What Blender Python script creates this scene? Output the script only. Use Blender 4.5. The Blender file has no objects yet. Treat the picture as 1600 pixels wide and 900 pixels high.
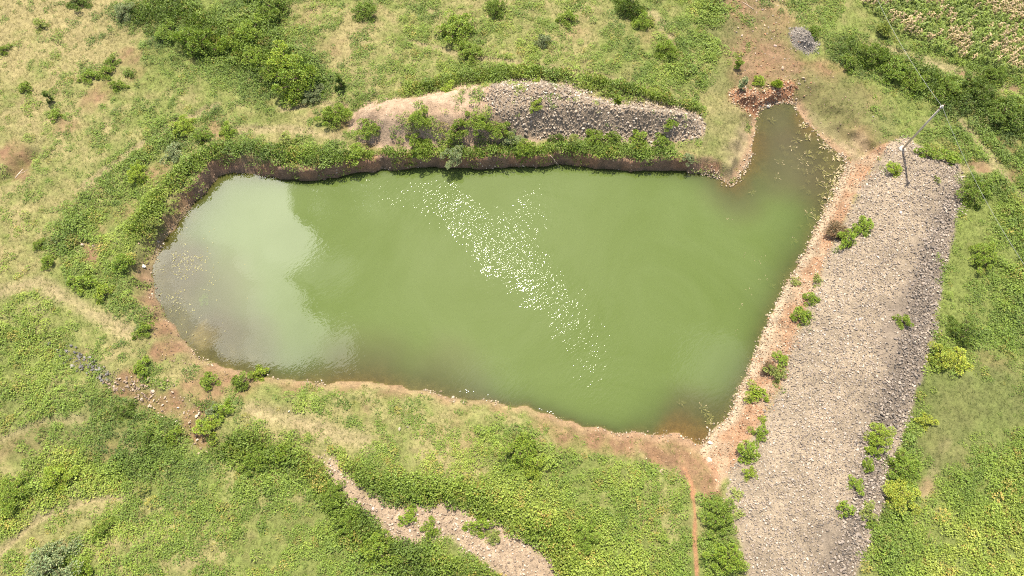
import bpy, math, random
import numpy as np
from mathutils import Vector, Matrix

rnd = random.Random(11)
rng = np.random.default_rng(7)
R = math.radians
scene = bpy.context.scene
C = scene.collection

# ------------------------------------------------------------------ camera, sky, sun, exposure
CAMH = 60.0                     # metres above the water
TILT = R(22.4)                  # the camera looks 22.4 degrees away from straight down, towards the north (+y)
F = 1067.0                      # focal length in photo pixels (24 mm on 36 mm)
ct, st = math.cos(TILT), math.sin(TILT)

cam_d = bpy.data.cameras.new('camera')
cam = bpy.data.objects.new('camera', cam_d); C.objects.link(cam)
cam.location = (0, 0, CAMH)
cam.rotation_euler = (TILT, 0, 0)
cam_d.sensor_width = 36.0
cam_d.lens = 36.0 * F / 1600.0
cam_d.clip_start = 0.5
cam_d.clip_end = 9000
scene.camera = cam

def ray(px, py):
    """direction of the view through a point of the photograph (1600x900)"""
    x, y = px - 800.0, 450.0 - py
    return (x, y * ct + F * st, y * st - F * ct)

def P(px, py, z=1.4):
    d = ray(px, py)
    t = (CAMH - z) / -d[2]
    return (d[0] * t, d[1] * t)

def to_px(x, y, z=1.4):
    """world -> photo pixel, used only to read the land-cover maps below"""
    dz = z - CAMH
    xc = x
    yc = y * ct + dz * st
    zc = y * st - dz * ct
    return 800 + F * xc / zc, 450 - F * yc / zc

def mpp(px, py, z=1.4):
    a = P(px - 1, py, z); b = P(px + 1, py, z)
    return math.hypot(a[0] - b[0], a[1] - b[1]) / 2

g = ray(774, 402)               # the sun stands where the water mirrors it
SUN = Vector((g[0], g[1], -g[2])).normalized()
SUN_EL = math.asin(SUN.z)
SUN_AZ = math.atan2(SUN.x, SUN.y)

sun_d = bpy.data.lights.new('sun', 'SUN')
sun_d.energy = 4.9
sun_d.angle = R(0.53)
sun_d.color = (1.0, 0.935, 0.80)
sun = bpy.data.objects.new('sun', sun_d); C.objects.link(sun)
sun.rotation_euler = SUN.to_track_quat('Z', 'Y').to_euler()
sun.location = (0, 0, 90)

world = bpy.data.worlds.new('World'); scene.world = world
world.use_nodes = True
nt = world.node_tree; nt.nodes.clear()
def N(t, ty, **kw):
    n = t.nodes.new(ty)
    for k, v in kw.items():
        if k.startswith('i_'):
            n.inputs[k[2:].replace('_', ' ')].default_value = v
        else:
            setattr(n, k, v)
    return n
L = nt.links.new
out = N(nt, 'ShaderNodeOutputWorld')
sky = N(nt, 'ShaderNodeTexSky', sky_type='NISHITA', sun_disc=False)
sky.sun_elevation = SUN_EL
sky.sun_rotation = SUN_AZ
sky.altitude = 400; sky.dust_density = 2.0
bg = N(nt, 'ShaderNodeBackground'); bg.inputs['Strength'].default_value = 0.095
L(sky.outputs[0], bg.inputs['Color'])
def M(t, op, a, b=None, c=None, clamp=False):
    n = t.nodes.new('ShaderNodeMath'); n.operation = op; n.use_clamp = clamp
    for i, v in enumerate((a, b, c)):
        if v is None: continue
        if isinstance(v, (int, float)): n.inputs[i].default_value = v
        else: t.links.new(v, n.inputs[i])
    return n.outputs[0]
# a layer of cumulus: positions on a plane one unit above the eye
tc = N(nt, 'ShaderNodeTexCoord')
sep = N(nt, 'ShaderNodeSeparateXYZ'); L(tc.outputs['Generated'], sep.inputs[0])
zz = M(nt, 'MAXIMUM', sep.outputs[2], 0.05)
u = M(nt, 'DIVIDE', sep.outputs[0], zz); v = M(nt, 'DIVIDE', sep.outputs[1], zz)
comb = N(nt, 'ShaderNodeCombineXYZ'); L(u, comb.inputs[0]); L(v, comb.inputs[1])
def sky_noise(scale, detail, off):
    ma = N(nt, 'ShaderNodeVectorMath', operation='ADD'); L(comb.outputs[0], ma.inputs[0]); ma.inputs[1].default_value = (off, off * .7, 0)
    n = N(nt, 'ShaderNodeTexNoise'); n.inputs['Scale'].default_value = scale; n.inputs['Detail'].default_value = detail
    n.inputs['Roughness'].default_value = .55
    L(ma.outputs[0], n.inputs['Vector'])
    return M(nt, 'SUBTRACT', n.outputs['Fac'], .5)
n1 = sky_noise(9.0, 5, 3.1); n2 = sky_noise(9.0, 5, 9.3); n3 = sky_noise(3.2, 4, 1.0)
uu = M(nt, 'ADD', u, M(nt, 'MULTIPLY', n1, .10)); vv = M(nt, 'ADD', v, M(nt, 'MULTIPLY', n2, .10))
def sky_uv(px, py):
    d = ray(px, py); return d[0] / -d[2], d[1] / -d[2]
blobs = [(385, 320, .085, 1.0), (450, 372, .050, 1.0), (420, 400, .060, .9), (350, 430, .09, .72), (430, 480, .050, .85), (445, 530, .055, .85),
         (395, 500, .060, .7), (525, 537, .030, .6), (500, 425, .045, .30), (520, 432, .022, .22), (310, 350, .08, .8), (270, 400, .10, .6), (300, 480, .07, .4),
         (150, 300, .22, .9), (60, 420, .2, .8), (1120, 580, .07, .20), (492, 318, .009, .5), (770, 600, .05, .14)]
acc = None
for (px, py, r, a) in blobs:
    bu, bv = sky_uv(px, py)
    du = M(nt, 'SUBTRACT', uu, bu); dv = M(nt, 'SUBTRACT', vv, bv)
    d2 = M(nt, 'ADD', M(nt, 'MULTIPLY', du, du), M(nt, 'MULTIPLY', dv, dv))
    q = M(nt, 'MULTIPLY', M(nt, 'SUBTRACT', 1.0, M(nt, 'DIVIDE', d2, r * r), clamp=True), 3.6 if a > .5 else 1.2)
    q = M(nt, 'MULTIPLY', M(nt, 'MINIMUM', q, 1.0), a)
    acc = q if acc is None else M(nt, 'MAXIMUM', acc, q)
cl = M(nt, 'MULTIPLY', acc, M(nt, 'ADD', 1.0, M(nt, 'MULTIPLY', n3, 1.6)), clamp=True)
# broken cumulus over the rest of the sky, away from the sun
rr = M(nt, 'ADD', M(nt, 'MULTIPLY', u, u), M(nt, 'MULTIPLY', v, v))
far = M(nt, 'MULTIPLY', M(nt, 'ADD', n3, .02), 6.0, clamp=True)
far = M(nt, 'MULTIPLY', far, M(nt, 'MULTIPLY', M(nt, 'SUBTRACT', rr, 1.6), .6, clamp=True), clamp=True)
cl = M(nt, 'MAXIMUM', cl, M(nt, 'MULTIPLY', far, .25))
bgc = N(nt, 'ShaderNodeBackground'); bgc.inputs['Color'].default_value = (1.0, .97, .93, 1); bgc.inputs['Strength'].default_value = 6.0
mixw = N(nt, 'ShaderNodeMixShader'); L(cl, mixw.inputs[0]); L(bg.outputs[0], mixw.inputs[1]); L(bgc.outputs[0], mixw.inputs[2])
L(mixw.outputs[0], out.inputs['Surface'])

scene.view_settings.view_transform = 'Standard'
scene.view_settings.look = 'None'
scene.view_settings.exposure = 1.06
scene.view_settings.gamma = 1.0
scene.view_settings.use_curve_mapping = False
scene.cycles.use_denoising = False
scene.cycles.filter_width = 1.1
scene.cycles.max_bounces = 5
scene.cycles.diffuse_bounces = 2
scene.cycles.glossy_bounces = 2
scene.cycles.transmission_bounces = 3
scene.cycles.transparent_max_bounces = 6
scene.cycles.caustics_reflective = False
scene.cycles.caustics_refractive = False
scene.cycles.sample_clamp_direct = 22
scene.cycles.sample_clamp_indirect = 4

# ------------------------------------------------------------------ numpy helpers
def _hash(ix, iy, seed):
    h = (ix.astype(np.int64) * 374761393 + iy.astype(np.int64) * 668265263 + seed * 1442695041) & 0xFFFFFFFF
    h = ((h ^ (h >> 13)) * 1274126177) & 0xFFFFFFFF
    h = h ^ (h >> 16)
    return (h & 0xFFFF) / 65535.0

def vnoise(x, y, s, seed=0):
    x = np.asarray(x, float) / s; y = np.asarray(y, float) / s
    ix = np.floor(x); iy = np.floor(y); fx = x - ix; fy = y - iy
    fx = fx * fx * (3 - 2 * fx); fy = fy * fy * (3 - 2 * fy)
    a = _hash(ix, iy, seed); b = _hash(ix + 1, iy, seed); c = _hash(ix, iy + 1, seed); d = _hash(ix + 1, iy + 1, seed)
    return (a * (1 - fx) + b * fx) * (1 - fy) + (c * (1 - fx) + d * fx) * fy

def fbm(x, y, s, seed=0, o=3):
    t = 0; w = 1; tot = 0
    for i in range(o):
        # rotate every octave so that no grid shows
        a = 0.6 + i * 1.1
        xr = x * math.cos(a) - y * math.sin(a); yr = x * math.sin(a) + y * math.cos(a)
        t = t + w * vnoise(xr, yr, s / 2 ** i, seed + i * 17); tot += w; w *= .55
    return t / tot

def sstep(a, b, x):
    t = np.clip((x - a) / (b - a), 0, 1); return t * t * (3 - 2 * t)

def seg_dist(x, y, a, b):
    ax, ay = a; bx, by = b
    dx, dy = bx - ax, by - ay
    t = np.clip(((x - ax) * dx + (y - ay) * dy) / (dx * dx + dy * dy + 1e-9), 0, 1)
    return np.hypot(x - ax - t * dx, y - ay - t * dy)

def poly_sd(x, y, pts):
    """signed distance, negative inside"""
    d = np.full(np.shape(x), 1e9); ins = np.zeros(np.shape(x), bool)
    n = len(pts)
    for i in range(n):
        a, b = pts[i], pts[(i + 1) % n]
        d = np.minimum(d, seg_dist(x, y, a, b))
        if a[1] != b[1]:
            c = ((a[1] > y) != (b[1] > y)) & (x < (b[0] - a[0]) * (y - a[1]) / (b[1] - a[1]) + a[0])
            ins ^= c
    return np.where(ins, -d, d)

def line_sd(x, y, pts):
    d = np.full(np.shape(x), 1e9)
    for a, b in zip(pts[:-1], pts[1:]): d = np.minimum(d, seg_dist(x, y, a, b))
    return d

def PL(pts, z=1.4): return [P(a, b, z) for a, b in pts]

# ------------------------------------------------------------------ the outline of the pond
# px, py, width of the bank (m), slope of the bottom
SH = [(335,285,.7,.16),(345,275,.7,.2),(380,270,.6,.25),(430,276,.5,.5),(480,282,.32,.9),(520,278,.32,.9),(560,270,.32,.9),(610,264,.32,.9),(660,262,.30,.9),
      (700,262,.30,.9),(760,263,.30,.9),(820,261,.30,.9),(860,258,.30,.9),(900,260,.30,.9),(950,264,.30,.9),(1000,265,.35,.8),(1050,266,.35,.6),(1080,269,.4,.4),
      (1110,272,.6,.3),(1130,281,1.5,.2),(1141,287,2.5,.15),(1152,280,3.0,.12),(1165,262,3.5,.1),(1175,240,4,.1),(1180,210,4,.1),(1182,190,3,.1),
      (1190,172,1.5,.15),(1205,163,1.3,.2),(1235,160,2,.2),(1250,178,5,.06),(1270,202,6,.05),(1295,225,6,.045),(1315,244,5,.045),(1322,258,4,.045),
      (1315,282,3,.07),(1300,312,2.5,.1),(1282,345,2.2,.16),(1262,382,2.2,.2),(1240,425,2,.2),(1215,470,2,.25),(1195,520,2,.28),(1175,565,2,.28),
      (1158,605,2,.28),(1140,645,2,.2),(1115,675,2.5,.12),(1098,694,3,.1),(1080,688,4,.08),(1060,678,5,.08),(1045,676,5,.1),(1030,680,4,.15),
      (990,676,3,.35),(950,672,2.5,.5),(905,664,2.2,.5),(870,652,2,.5),(820,638,1.8,.45),(770,628,1.8,.3),(720,620,2,.2),(660,610,2,.18),
      (610,600,2,.16),(560,598,2.5,.16),(500,597,2.5,.16),(440,592,2.5,.15),(400,590,2,.12),(370,580,1.8,.1),(340,572,1.5,.07),(305,555,1.4,.06),
      (285,530,1.3,.05),(262,500,1.2,.045),(247,475,1.2,.045),(240,445,1.2,.05),(238,420,1.2,.06),(245,400,1.3,.07),(262,370,1.3,.1),(290,335,1.1,.13),(312,308,.9,.15)]
shore0 = PL([(a, b) for a, b, _, _ in SH], 0)
# resample with small irregularities so that the waterline is not a row of straight pieces
shore = []; sh_w = []; sh_s = []
for i in range(len(SH)):
    p0, p1, p2, p3 = [shore0[(i + k) % len(SH)] for k in (-1, 0, 1, 2)]
    m = max(2, int(math.hypot(p2[0] - p1[0], p2[1] - p1[1]) / .45))
    for j in range(m):
        t = j / m
        q = []
        for c in (0, 1):
            q.append(.5 * (2 * p1[c] + (p2[c] - p0[c]) * t + (2 * p0[c] - 5 * p1[c] + 4 * p2[c] - p3[c]) * t * t + (-p0[c] + 3 * p1[c] - 3 * p2[c] + p3[c]) * t ** 3))
        jx = (vnoise(q[0], q[1], 1.1, 5) - .5) * .45 + (vnoise(q[0], q[1], .45, 8) - .5) * .22
        jy = (vnoise(q[0], q[1], 1.1, 6) - .5) * .45 + (vnoise(q[0], q[1], .45, 9) - .5) * .22
        shore.append((float(q[0] + jx), float(q[1] + jy)))
        a, b = SH[i], SH[(i + 1) % len(SH)]
        sh_w.append(a[2] * (1 - t) + b[2] * t); sh_s.append(a[3] * (1 - t) + b[3] * t)
sh_w0 = [s[2] for s in SH]; sh_s0 = [s[3] for s in SH]

HEAP = PL([(543,190),(556,167),(600,152),(650,148),(690,139),(718,130),(760,129),(800,125),(850,124),(890,131),(925,148),(960,157),(1010,164),(1060,167),
           (1090,178),(1103,195),(1098,212),(1078,222),(1040,227),(1000,222),(940,218),(860,218),(800,226),(740,234),(640,238),(590,232),(552,215)])
HEAP_ROCK = PL([(770,140),(800,124),(850,122),(895,132),(930,150),(1010,162),(1065,166),(1095,180),(1105,196),(1096,214),(1040,228),(940,220),(860,220),(790,214),(755,178)])
BANKG = PL([(1392,222),(1415,212),(1440,232),(1500,256),(1507,300),(1492,362),(1472,440),(1464,520),(1443,590),(1427,640),(1405,700),(1395,760),(1366,830),
            (1336,905),(1310,990),(1290,1060),(1190,1060),(1170,980),(1165,900),(1150,832),(1128,790),(1140,735),(1185,665),(1222,600),(1238,540),(1272,450),(1305,372),(1340,300),(1365,262)])
BANK_DARK = PL([(1505,270),(1507,300),(1492,362),(1472,440),(1464,520),(1443,590),(1427,640),(1405,700),(1395,760),(1366,830),(1336,905),(1290,1060),(1240,1060),(1290,860),(1310,770),
                (1330,690),(1362,620),(1390,540),(1400,470),(1425,400),(1455,340),(1480,290)])
REDSTRIP = PL([(1322,258),(1350,240),(1385,228),(1365,265),(1342,300),(1307,372),(1274,450),(1240,540),(1224,600),(1187,665),(1142,735),(1115,770),(1100,720),(1098,694),(1115,675),(1140,645),
               (1158,605),(1175,565),(1195,520),(1215,470),(1240,425),(1262,382),(1282,345),(1300,312),(1315,282)], .8)
REDHEAP = PL([(1138,140),(1150,133),(1190,140),(1220,122),(1245,125),(1245,150),(1232,158),(1205,163),(1190,172),(1165,165),(1145,158)])
GREYHEAP = PL([(1233,55),(1238,44),(1252,43),(1268,52),(1277,65),(1275,78),(1262,82),(1240,74)])
GULLY = PL([(505,712),(522,715),(545,742),(575,765),(600,785),(640,790),(690,785),(735,795),(770,812),(815,838),(850,862),(880,905),(890,960),(820,960),(790,905),(740,870),(700,838),
            (660,845),(648,858),(615,845),(590,815),(552,795),(520,758),(506,735)])
ROCKA = PL([(75,535),(110,550),(150,565),(165,580),(160,592),(140,585),(110,568),(85,550)])
ROCKB = PL([(160,580),(185,582),(215,598),(240,612),(225,625),(195,615),(170,600)])
DRAIN = PL([(222,592),(262,604),(300,630),(326,664),(322,704),(294,708),(284,676),(250,648),(216,626)])
TRACK = PL([(1150,-60),(1152,0),(1156,60),(1165,110),(1172,150)])
TRACK2 = PL([(1195,-60),(1190,0),(1200,60),(1230,110)])
REDPATH = PL([(1070,730),(1082,760),(1086,800),(1086,850),(1090,905),(1096,960)])
# bare or dry lines worn into the ground: points, width m, strength
WORN = [(PL([(1350,62),(1440,95),(1510,115),(1600,150)]), .9), (PL([(-20,880),(60,810),(130,785),(190,775)]), .35), (PL([(0,690),(70,660),(130,655)]), .5), (PL([(440,170),(500,160),(540,165)]), .5), (PL([(370,205),(450,200),(530,215)]), .7), (PL([(1448,770),(1465,730),(1480,690)]), .5), (PL([(0,455),(60,440),(130,480),(200,520)]), .9), (PL([(130,290),(200,240),(270,195),(340,165)]), .45), (PL([(395,640),(450,655),(510,675),(570,690)]), 1.0),
        (PL([(640,60),(720,85),(790,95),(900,110),(990,130),(1070,160)]), .35), (PL([(1020,20),(1050,60),(1065,100)]), .7), (PL([(1500,190),(1545,240),(1600,310)]), .6),
        (PL([(1500,262),(1540,262)]), .8), (PL([(850,110),(950,140),(1050,168)]), .3)]

XS_V = """
1123475674434444444434854514767999999999
1112346886434464433357551255688999999999
1133235579544555656555410013688888999999
1322233445757666555544411013377888888888
3333476556556666666643100003578888888888
2224765577766677777775300000007888888888
1244764000000000000000000000000888888888
2375560000000000000000000030000999999999
3357500000000000000000000000003998888888
5435520000000000000000000200004888888888
7533510000000000000000002000057778888888
6643323400000000000000223000064555555555
6665655535543000000000133000244555555555
5557776762433356542110000000434666666666
6777755784454347765555300005567777777777
7545555674577888877666500005657888888888
4345555565884457888766700006878888888888
4655555544688733689877700008888888888888
"""
# each row: 32 cells of 50 px (weed cover 0-9); anything past 32 repeats the last cell
VG = np.array([[int(c) for c in r[:32]] for r in XS_V.split()], float)
# how dry / straw coloured the ground between the weeds is (0 lush, 9 straw)
XS_D = """
89986434466755555565445565443333
88875343467655555665545665433333
77766554456655555565446665443333
66655555565555555555556676443333
66555466665555555555556777543333
55544556665444444444557777654433
65544555555555555555555677654333
65554455555555555555555556654222
65444455555555555555555555554222
54345555555555555555555555554233
44455555555555555555555555554333
44456665555555555555555555533445
45556666555555555555555555533455
55555555655555554555556665533544
65544444455666643344555555533433
55555555555555433333445555533422
66665555544555433333445555533322
75555555544455544333333555533322
"""
DG = np.array([[int(c) for c in r[:32]] for r in XS_D.split()], float)
# colour of the weeds: 0 dark green, 4 normal, 7 lime, 9 yellow
XS_C = """
54433344444455555544455444444444
54433344444455555544555444344444
55443444344455555555554444334455
55444444344455555555554444444333
55445444444445544444454444454443
44445544444444444444444444455544
55555555444444444444444444444455
55555544444444444444444444444444
55545544444444444444444444444444
55544444444444444444444444444444
66554444444444444444444444444444
55444444444444444444444444446643
54433333444444444444444444444433
54333344455555555554444444444345
56554345456666665555444444444456
66565555455556666655444444444567
66666655444444455665544444445677
65666655433334455666655444456777
"""
CG = np.array([[int(c) for c in r[:32]] for r in XS_C.split()], float)

def lut(G, x, y):
    px, py = to_px(x, y)
    # wobble the map lookup so that no 50 px cell shows
    px = px + (fbm(x, y, 3.0, 91) - .5) * 60; py = py + (fbm(x, y, 3.0, 92) - .5) * 60
    gx = np.clip(px / 50 - .5, 0, G.shape[1] - 1.001); gy = np.clip(py / 50 - .5, 0, G.shape[0] - 1.001)
    ix = gx.astype(int); iy = gy.astype(int); fx = gx - ix; fy = gy - iy
    return (G[iy, ix] * (1 - fx) + G[iy, ix + 1] * fx) * (1 - fy) + (G[iy + 1, ix] * (1 - fx) + G[iy + 1, ix + 1] * fx) * fy

# bare red-brown soil showing through: px, py, radius px, strength
RED = [(1300,150,34,.9),(1330,185,34,1),(1355,215,28,1),(1380,225,22,.9),(1290,110,30,.9),(1265,140,26,.8),(1160,60,22,.8),(1225,45,24,.7),(1195,105,28,.9),(1350,150,26,.6),(1175,160,20,.6),(222,420,18,.9),(228,460,18,.8),(240,515,16,.8),(252,505,16,.7),(265,548,18,.8),(242,378,12,.7),(262,345,10,.7),(150,150,26,.7),(200,85,22,.7),(205,110,16,.5),(100,195,22,.6),(20,240,26,1),(30,262,22,.8),(250,270,24,.6),(330,205,26,.6),(145,390,20,1),(195,330,24,.5),(160,350,16,.4),
       (255,545,22,1),(300,600,26,.8),(345,580,25,.8),(235,640,16,.7),(225,620,20,.6),(300,680,22,1),(262,625,26,1),(300,650,24,1),(200,600,26,.9),(120,565,20,.5),(1160,20,30,.8),(1210,30,30,.7),(1200,80,34,.9),(1160,110,26,.7),(1300,110,26,.8),(1330,150,26,.6),(1250,150,24,.6),(340,590,34,.9),(490,180,18,.3),(610,210,26,.8),(310,615,22,.7),(170,700,18,.7),(60,690,26,.5),(30,700,26,.5),(540,190,26,.6),(580,220,24,.7),
       (640,185,26,.7),(730,200,26,.7),(1140,60,26,.4),(1180,60,30,.6),(1250,100,24,1),(1270,120,26,.8),(1240,105,16,1),(1215,90,30,.6),(1290,130,30,.6),(1350,200,26,.5),
       (1530,258,14,1),(1515,250,10,.8),(1575,225,20,.6),(1590,270,18,.6),(1550,150,18,.4),(1580,135,12,.7),(1505,118,10,.8),(1480,90,10,.6),(1555,570,20,.5),(1450,760,18,.6),
       (1435,820,16,.5),(1510,720,20,.4),(1500,640,40,.35),(1470,700,30,.4),(890,670,40,.8),(930,685,36,.9),(980,690,36,1),(1040,700,44,1),(1085,725,36,1),(1060,690,40,1),(1100,745,30,1),(1110,770,22,1),
       (380,600,26,.7),(450,600,20,.6),(540,600,20,.7),(620,604,20,.7),(700,618,16,.5),(780,636,16,.5),(860,658,24,.7),(1010,60,18,.3),(905,50,20,.3),(740,70,20,.3),(980,170,18,.3),
       (20,700,30,.3),(560,640,20,.3),(730,690,24,.4),(720,655,24,.3),(830,690,18,.4),(1010,800,20,.3),(660,870,10,.2),(310,650,20,.6),(270,630,20,.5),(480,25,25,.3),(520,70,25,.3)]
DULL = [(1500,640,85,1),(1550,620,70,1),(1480,710,55,.9),(1560,680,50,.6),(1310,160,60,.8),(1270,140,40,.7),(1370,190,40,.7),(1130,50,34,.8),(1125,120,34,.7),(1120,230,50,.6),(1130,190,40,.6),(1240,60,30,.6),
        (1190,40,40,.5),(60,660,70,.6),(150,660,60,.5),(130,720,50,.4),(560,130,30,.3)]
SANDY = [(1160,230,26,1),(1150,262,22,1),(1165,200,20,.8),(1300,200,26,.8),(1325,225,24,1),(1340,250,24,1),(1260,170,20,.7),(1280,190,18,.8),(1350,230,20,.6),(70,470,30,.3),(1245,160,14,.8)]

# ------------------------------------------------------------------ terrain
def axis(lo, hi, s):
    a = list(np.arange(lo, hi + 1e-6, s))
    step = s; p = a[-1]; r = []
    while p < 2600: step *= 1.35; p += step; r.append(p)
    step = s; p = a[0]; l = []
    while p > -2600: step *= 1.35; p -= step; l.append(p)
    return np.array(l[::-1] + a + r)
XA = axis(-68, 68, .17); YA = axis(-5, 66, .17)
GX, GY = np.meshgrid(XA, YA)

def near_params(x, y):
    ww = np.zeros(x.shape); sl = np.zeros(x.shape); wt = np.zeros(x.shape)
    for k in range(len(shore0)):
        d = np.hypot(x - shore0[k][0], y - shore0[k][1]) + .4
        w = 1.0 / d ** 4
        ww += w * sh_w0[k]; sl += w * sh_s0[k]; wt += w
    return ww / wt, sl / wt

def height(x, y):
    sd = poly_sd(x, y, shore)
    bw, bs = near_params(x, y)
    land = 1.35 + (fbm(x, y, 14, 21) - .5) * .9 + (fbm(x, y, 2.2, 31, 3) - .5) * .26
    land += np.clip((np.abs(x) - 75) / 400, 0, 8) * fbm(x, y, 160, 41) * 6
    edge = bw * (.5 + .8 * vnoise(x, y, 1.1, 77) + 4.2 * np.clip(vnoise(x, y, 3.1, 78) - .52, 0, 1) * sstep(1.5, .8, bw))
    t = np.clip(sd / edge, 0, 1)
    steep = sstep(1.4, .7, bw)
    prof = (t ** .8) * steep + (t * t * (3 - 2 * t)) * (1 - steep)
    z_land = .02 + (land - .02) * prof
    z_land += (fbm(x, y, .7, 51, 2) - .5) * .14 * np.clip(sd / .5, 0, 1)
    bot = -.02 - np.minimum(-sd * bs, 2.6) * (.75 + .5 * fbm(x, y, 4, 61))
    z = np.where(sd > 0, z_land, bot)
    # raised bund of dug soil round the west and north of the pond
    rim = line_sd(x, y, PL([(330,275),(420,262),(560,258),(700,250),(860,246),(1000,252),(1090,258)], 1.4)); z += .15 * np.exp(-rim ** 2 / 3.0) * (sd > .0) * np.clip(sd / .35, 0, 1)
    bund = line_sd(x, y, PL([(330,560),(225,500),(195,400),(230,330),(310,250),(420,245),(560,255)], 1.4))
    z += .22 * np.exp(-(bund - 0) ** 2 / 4.0) * (sd > .6) * sstep(.6, 2.2, sd)
    h = poly_sd(x, y, HEAP)
    z += 2.3 * sstep(0, -3.0, h) * (.8 + .4 * fbm(x, y, 3.5, 71)) * (sd > 0)
    h = poly_sd(x, y, BANKG)
    z += 1.25 * sstep(.3, -3.6, h) * (sd > 0) + .12 * (fbm(x, y, 1.2, 73) - .5) * (h < 0)
    h = poly_sd(x, y, DRAIN); z -= .3 * sstep(.3, -1.0, h)
    h = poly_sd(x, y, GREYHEAP); z += 1.1 * sstep(0, -1.3, h)
    h = poly_sd(x, y, REDHEAP); z += .5 * sstep(0, -1.2, h) * (sd > .3)
    h = poly_sd(x, y, GULLY); z += .18 * sstep(.5, -1.2, h)
    d = line_sd(x, y, REDPATH); z -= .12 * sstep(.7, 0, d)
    for pts, w in WORN:
        d = line_sd(x, y, pts); z -= .12 * sstep(w, 0, d) * (sd > 1.5)
    # a shallow red cut at the far left and the drain in the lower left
    d = line_sd(x, y, PL([(-30,285),(15,268),(45,240)])); z -= .8 * sstep(1.4, 0, d)
    d = line_sd(x, y, PL([(60,530),(150,590),(230,650),(300,690),(400,705)])); z -= .35 * sstep(1.6, 0, d)
    return z, sd

Z, SD = height(GX, GY)

def bilin(A, x, y):
    ix = np.clip(np.searchsorted(XA, x) - 1, 0, len(XA) - 2); iy = np.clip(np.searchsorted(YA, y) - 1, 0, len(YA) - 2)
    fx = np.clip((x - XA[ix]) / (XA[ix + 1] - XA[ix]), 0, 1); fy = np.clip((y - YA[iy]) / (YA[iy + 1] - YA[iy]), 0, 1)
    return (A[iy, ix] * (1 - fx) + A[iy, ix + 1] * fx) * (1 - fy) + (A[iy + 1, ix] * (1 - fx) + A[iy + 1, ix + 1] * fx) * fy
def hz(x, y): return float(bilin(Z, np.array([x]), np.array([y]))[0])

def blobmap(lst, x, y, z=1.4):
    m = np.zeros(x.shape)
    wx = (fbm(x, y, 1.6, 191) - .5) * 2.2; wy = (fbm(x, y, 1.6, 192) - .5) * 2.2
    for px, py, r, s in lst:
        cx, cy = P(px, py, z); rm = r * mpp(px, py)
        if True:
            d2 = ((x + wx - cx) ** 2 + (y + wy - cy) ** 2) / (rm * rm)
            m = np.maximum(m, s * np.clip(1.25 - d2, 0, 1))
    return m

def lerp3(c, t, col):
    return c * (1 - t[..., None]) + np.array(col) * t[..., None]

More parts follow.
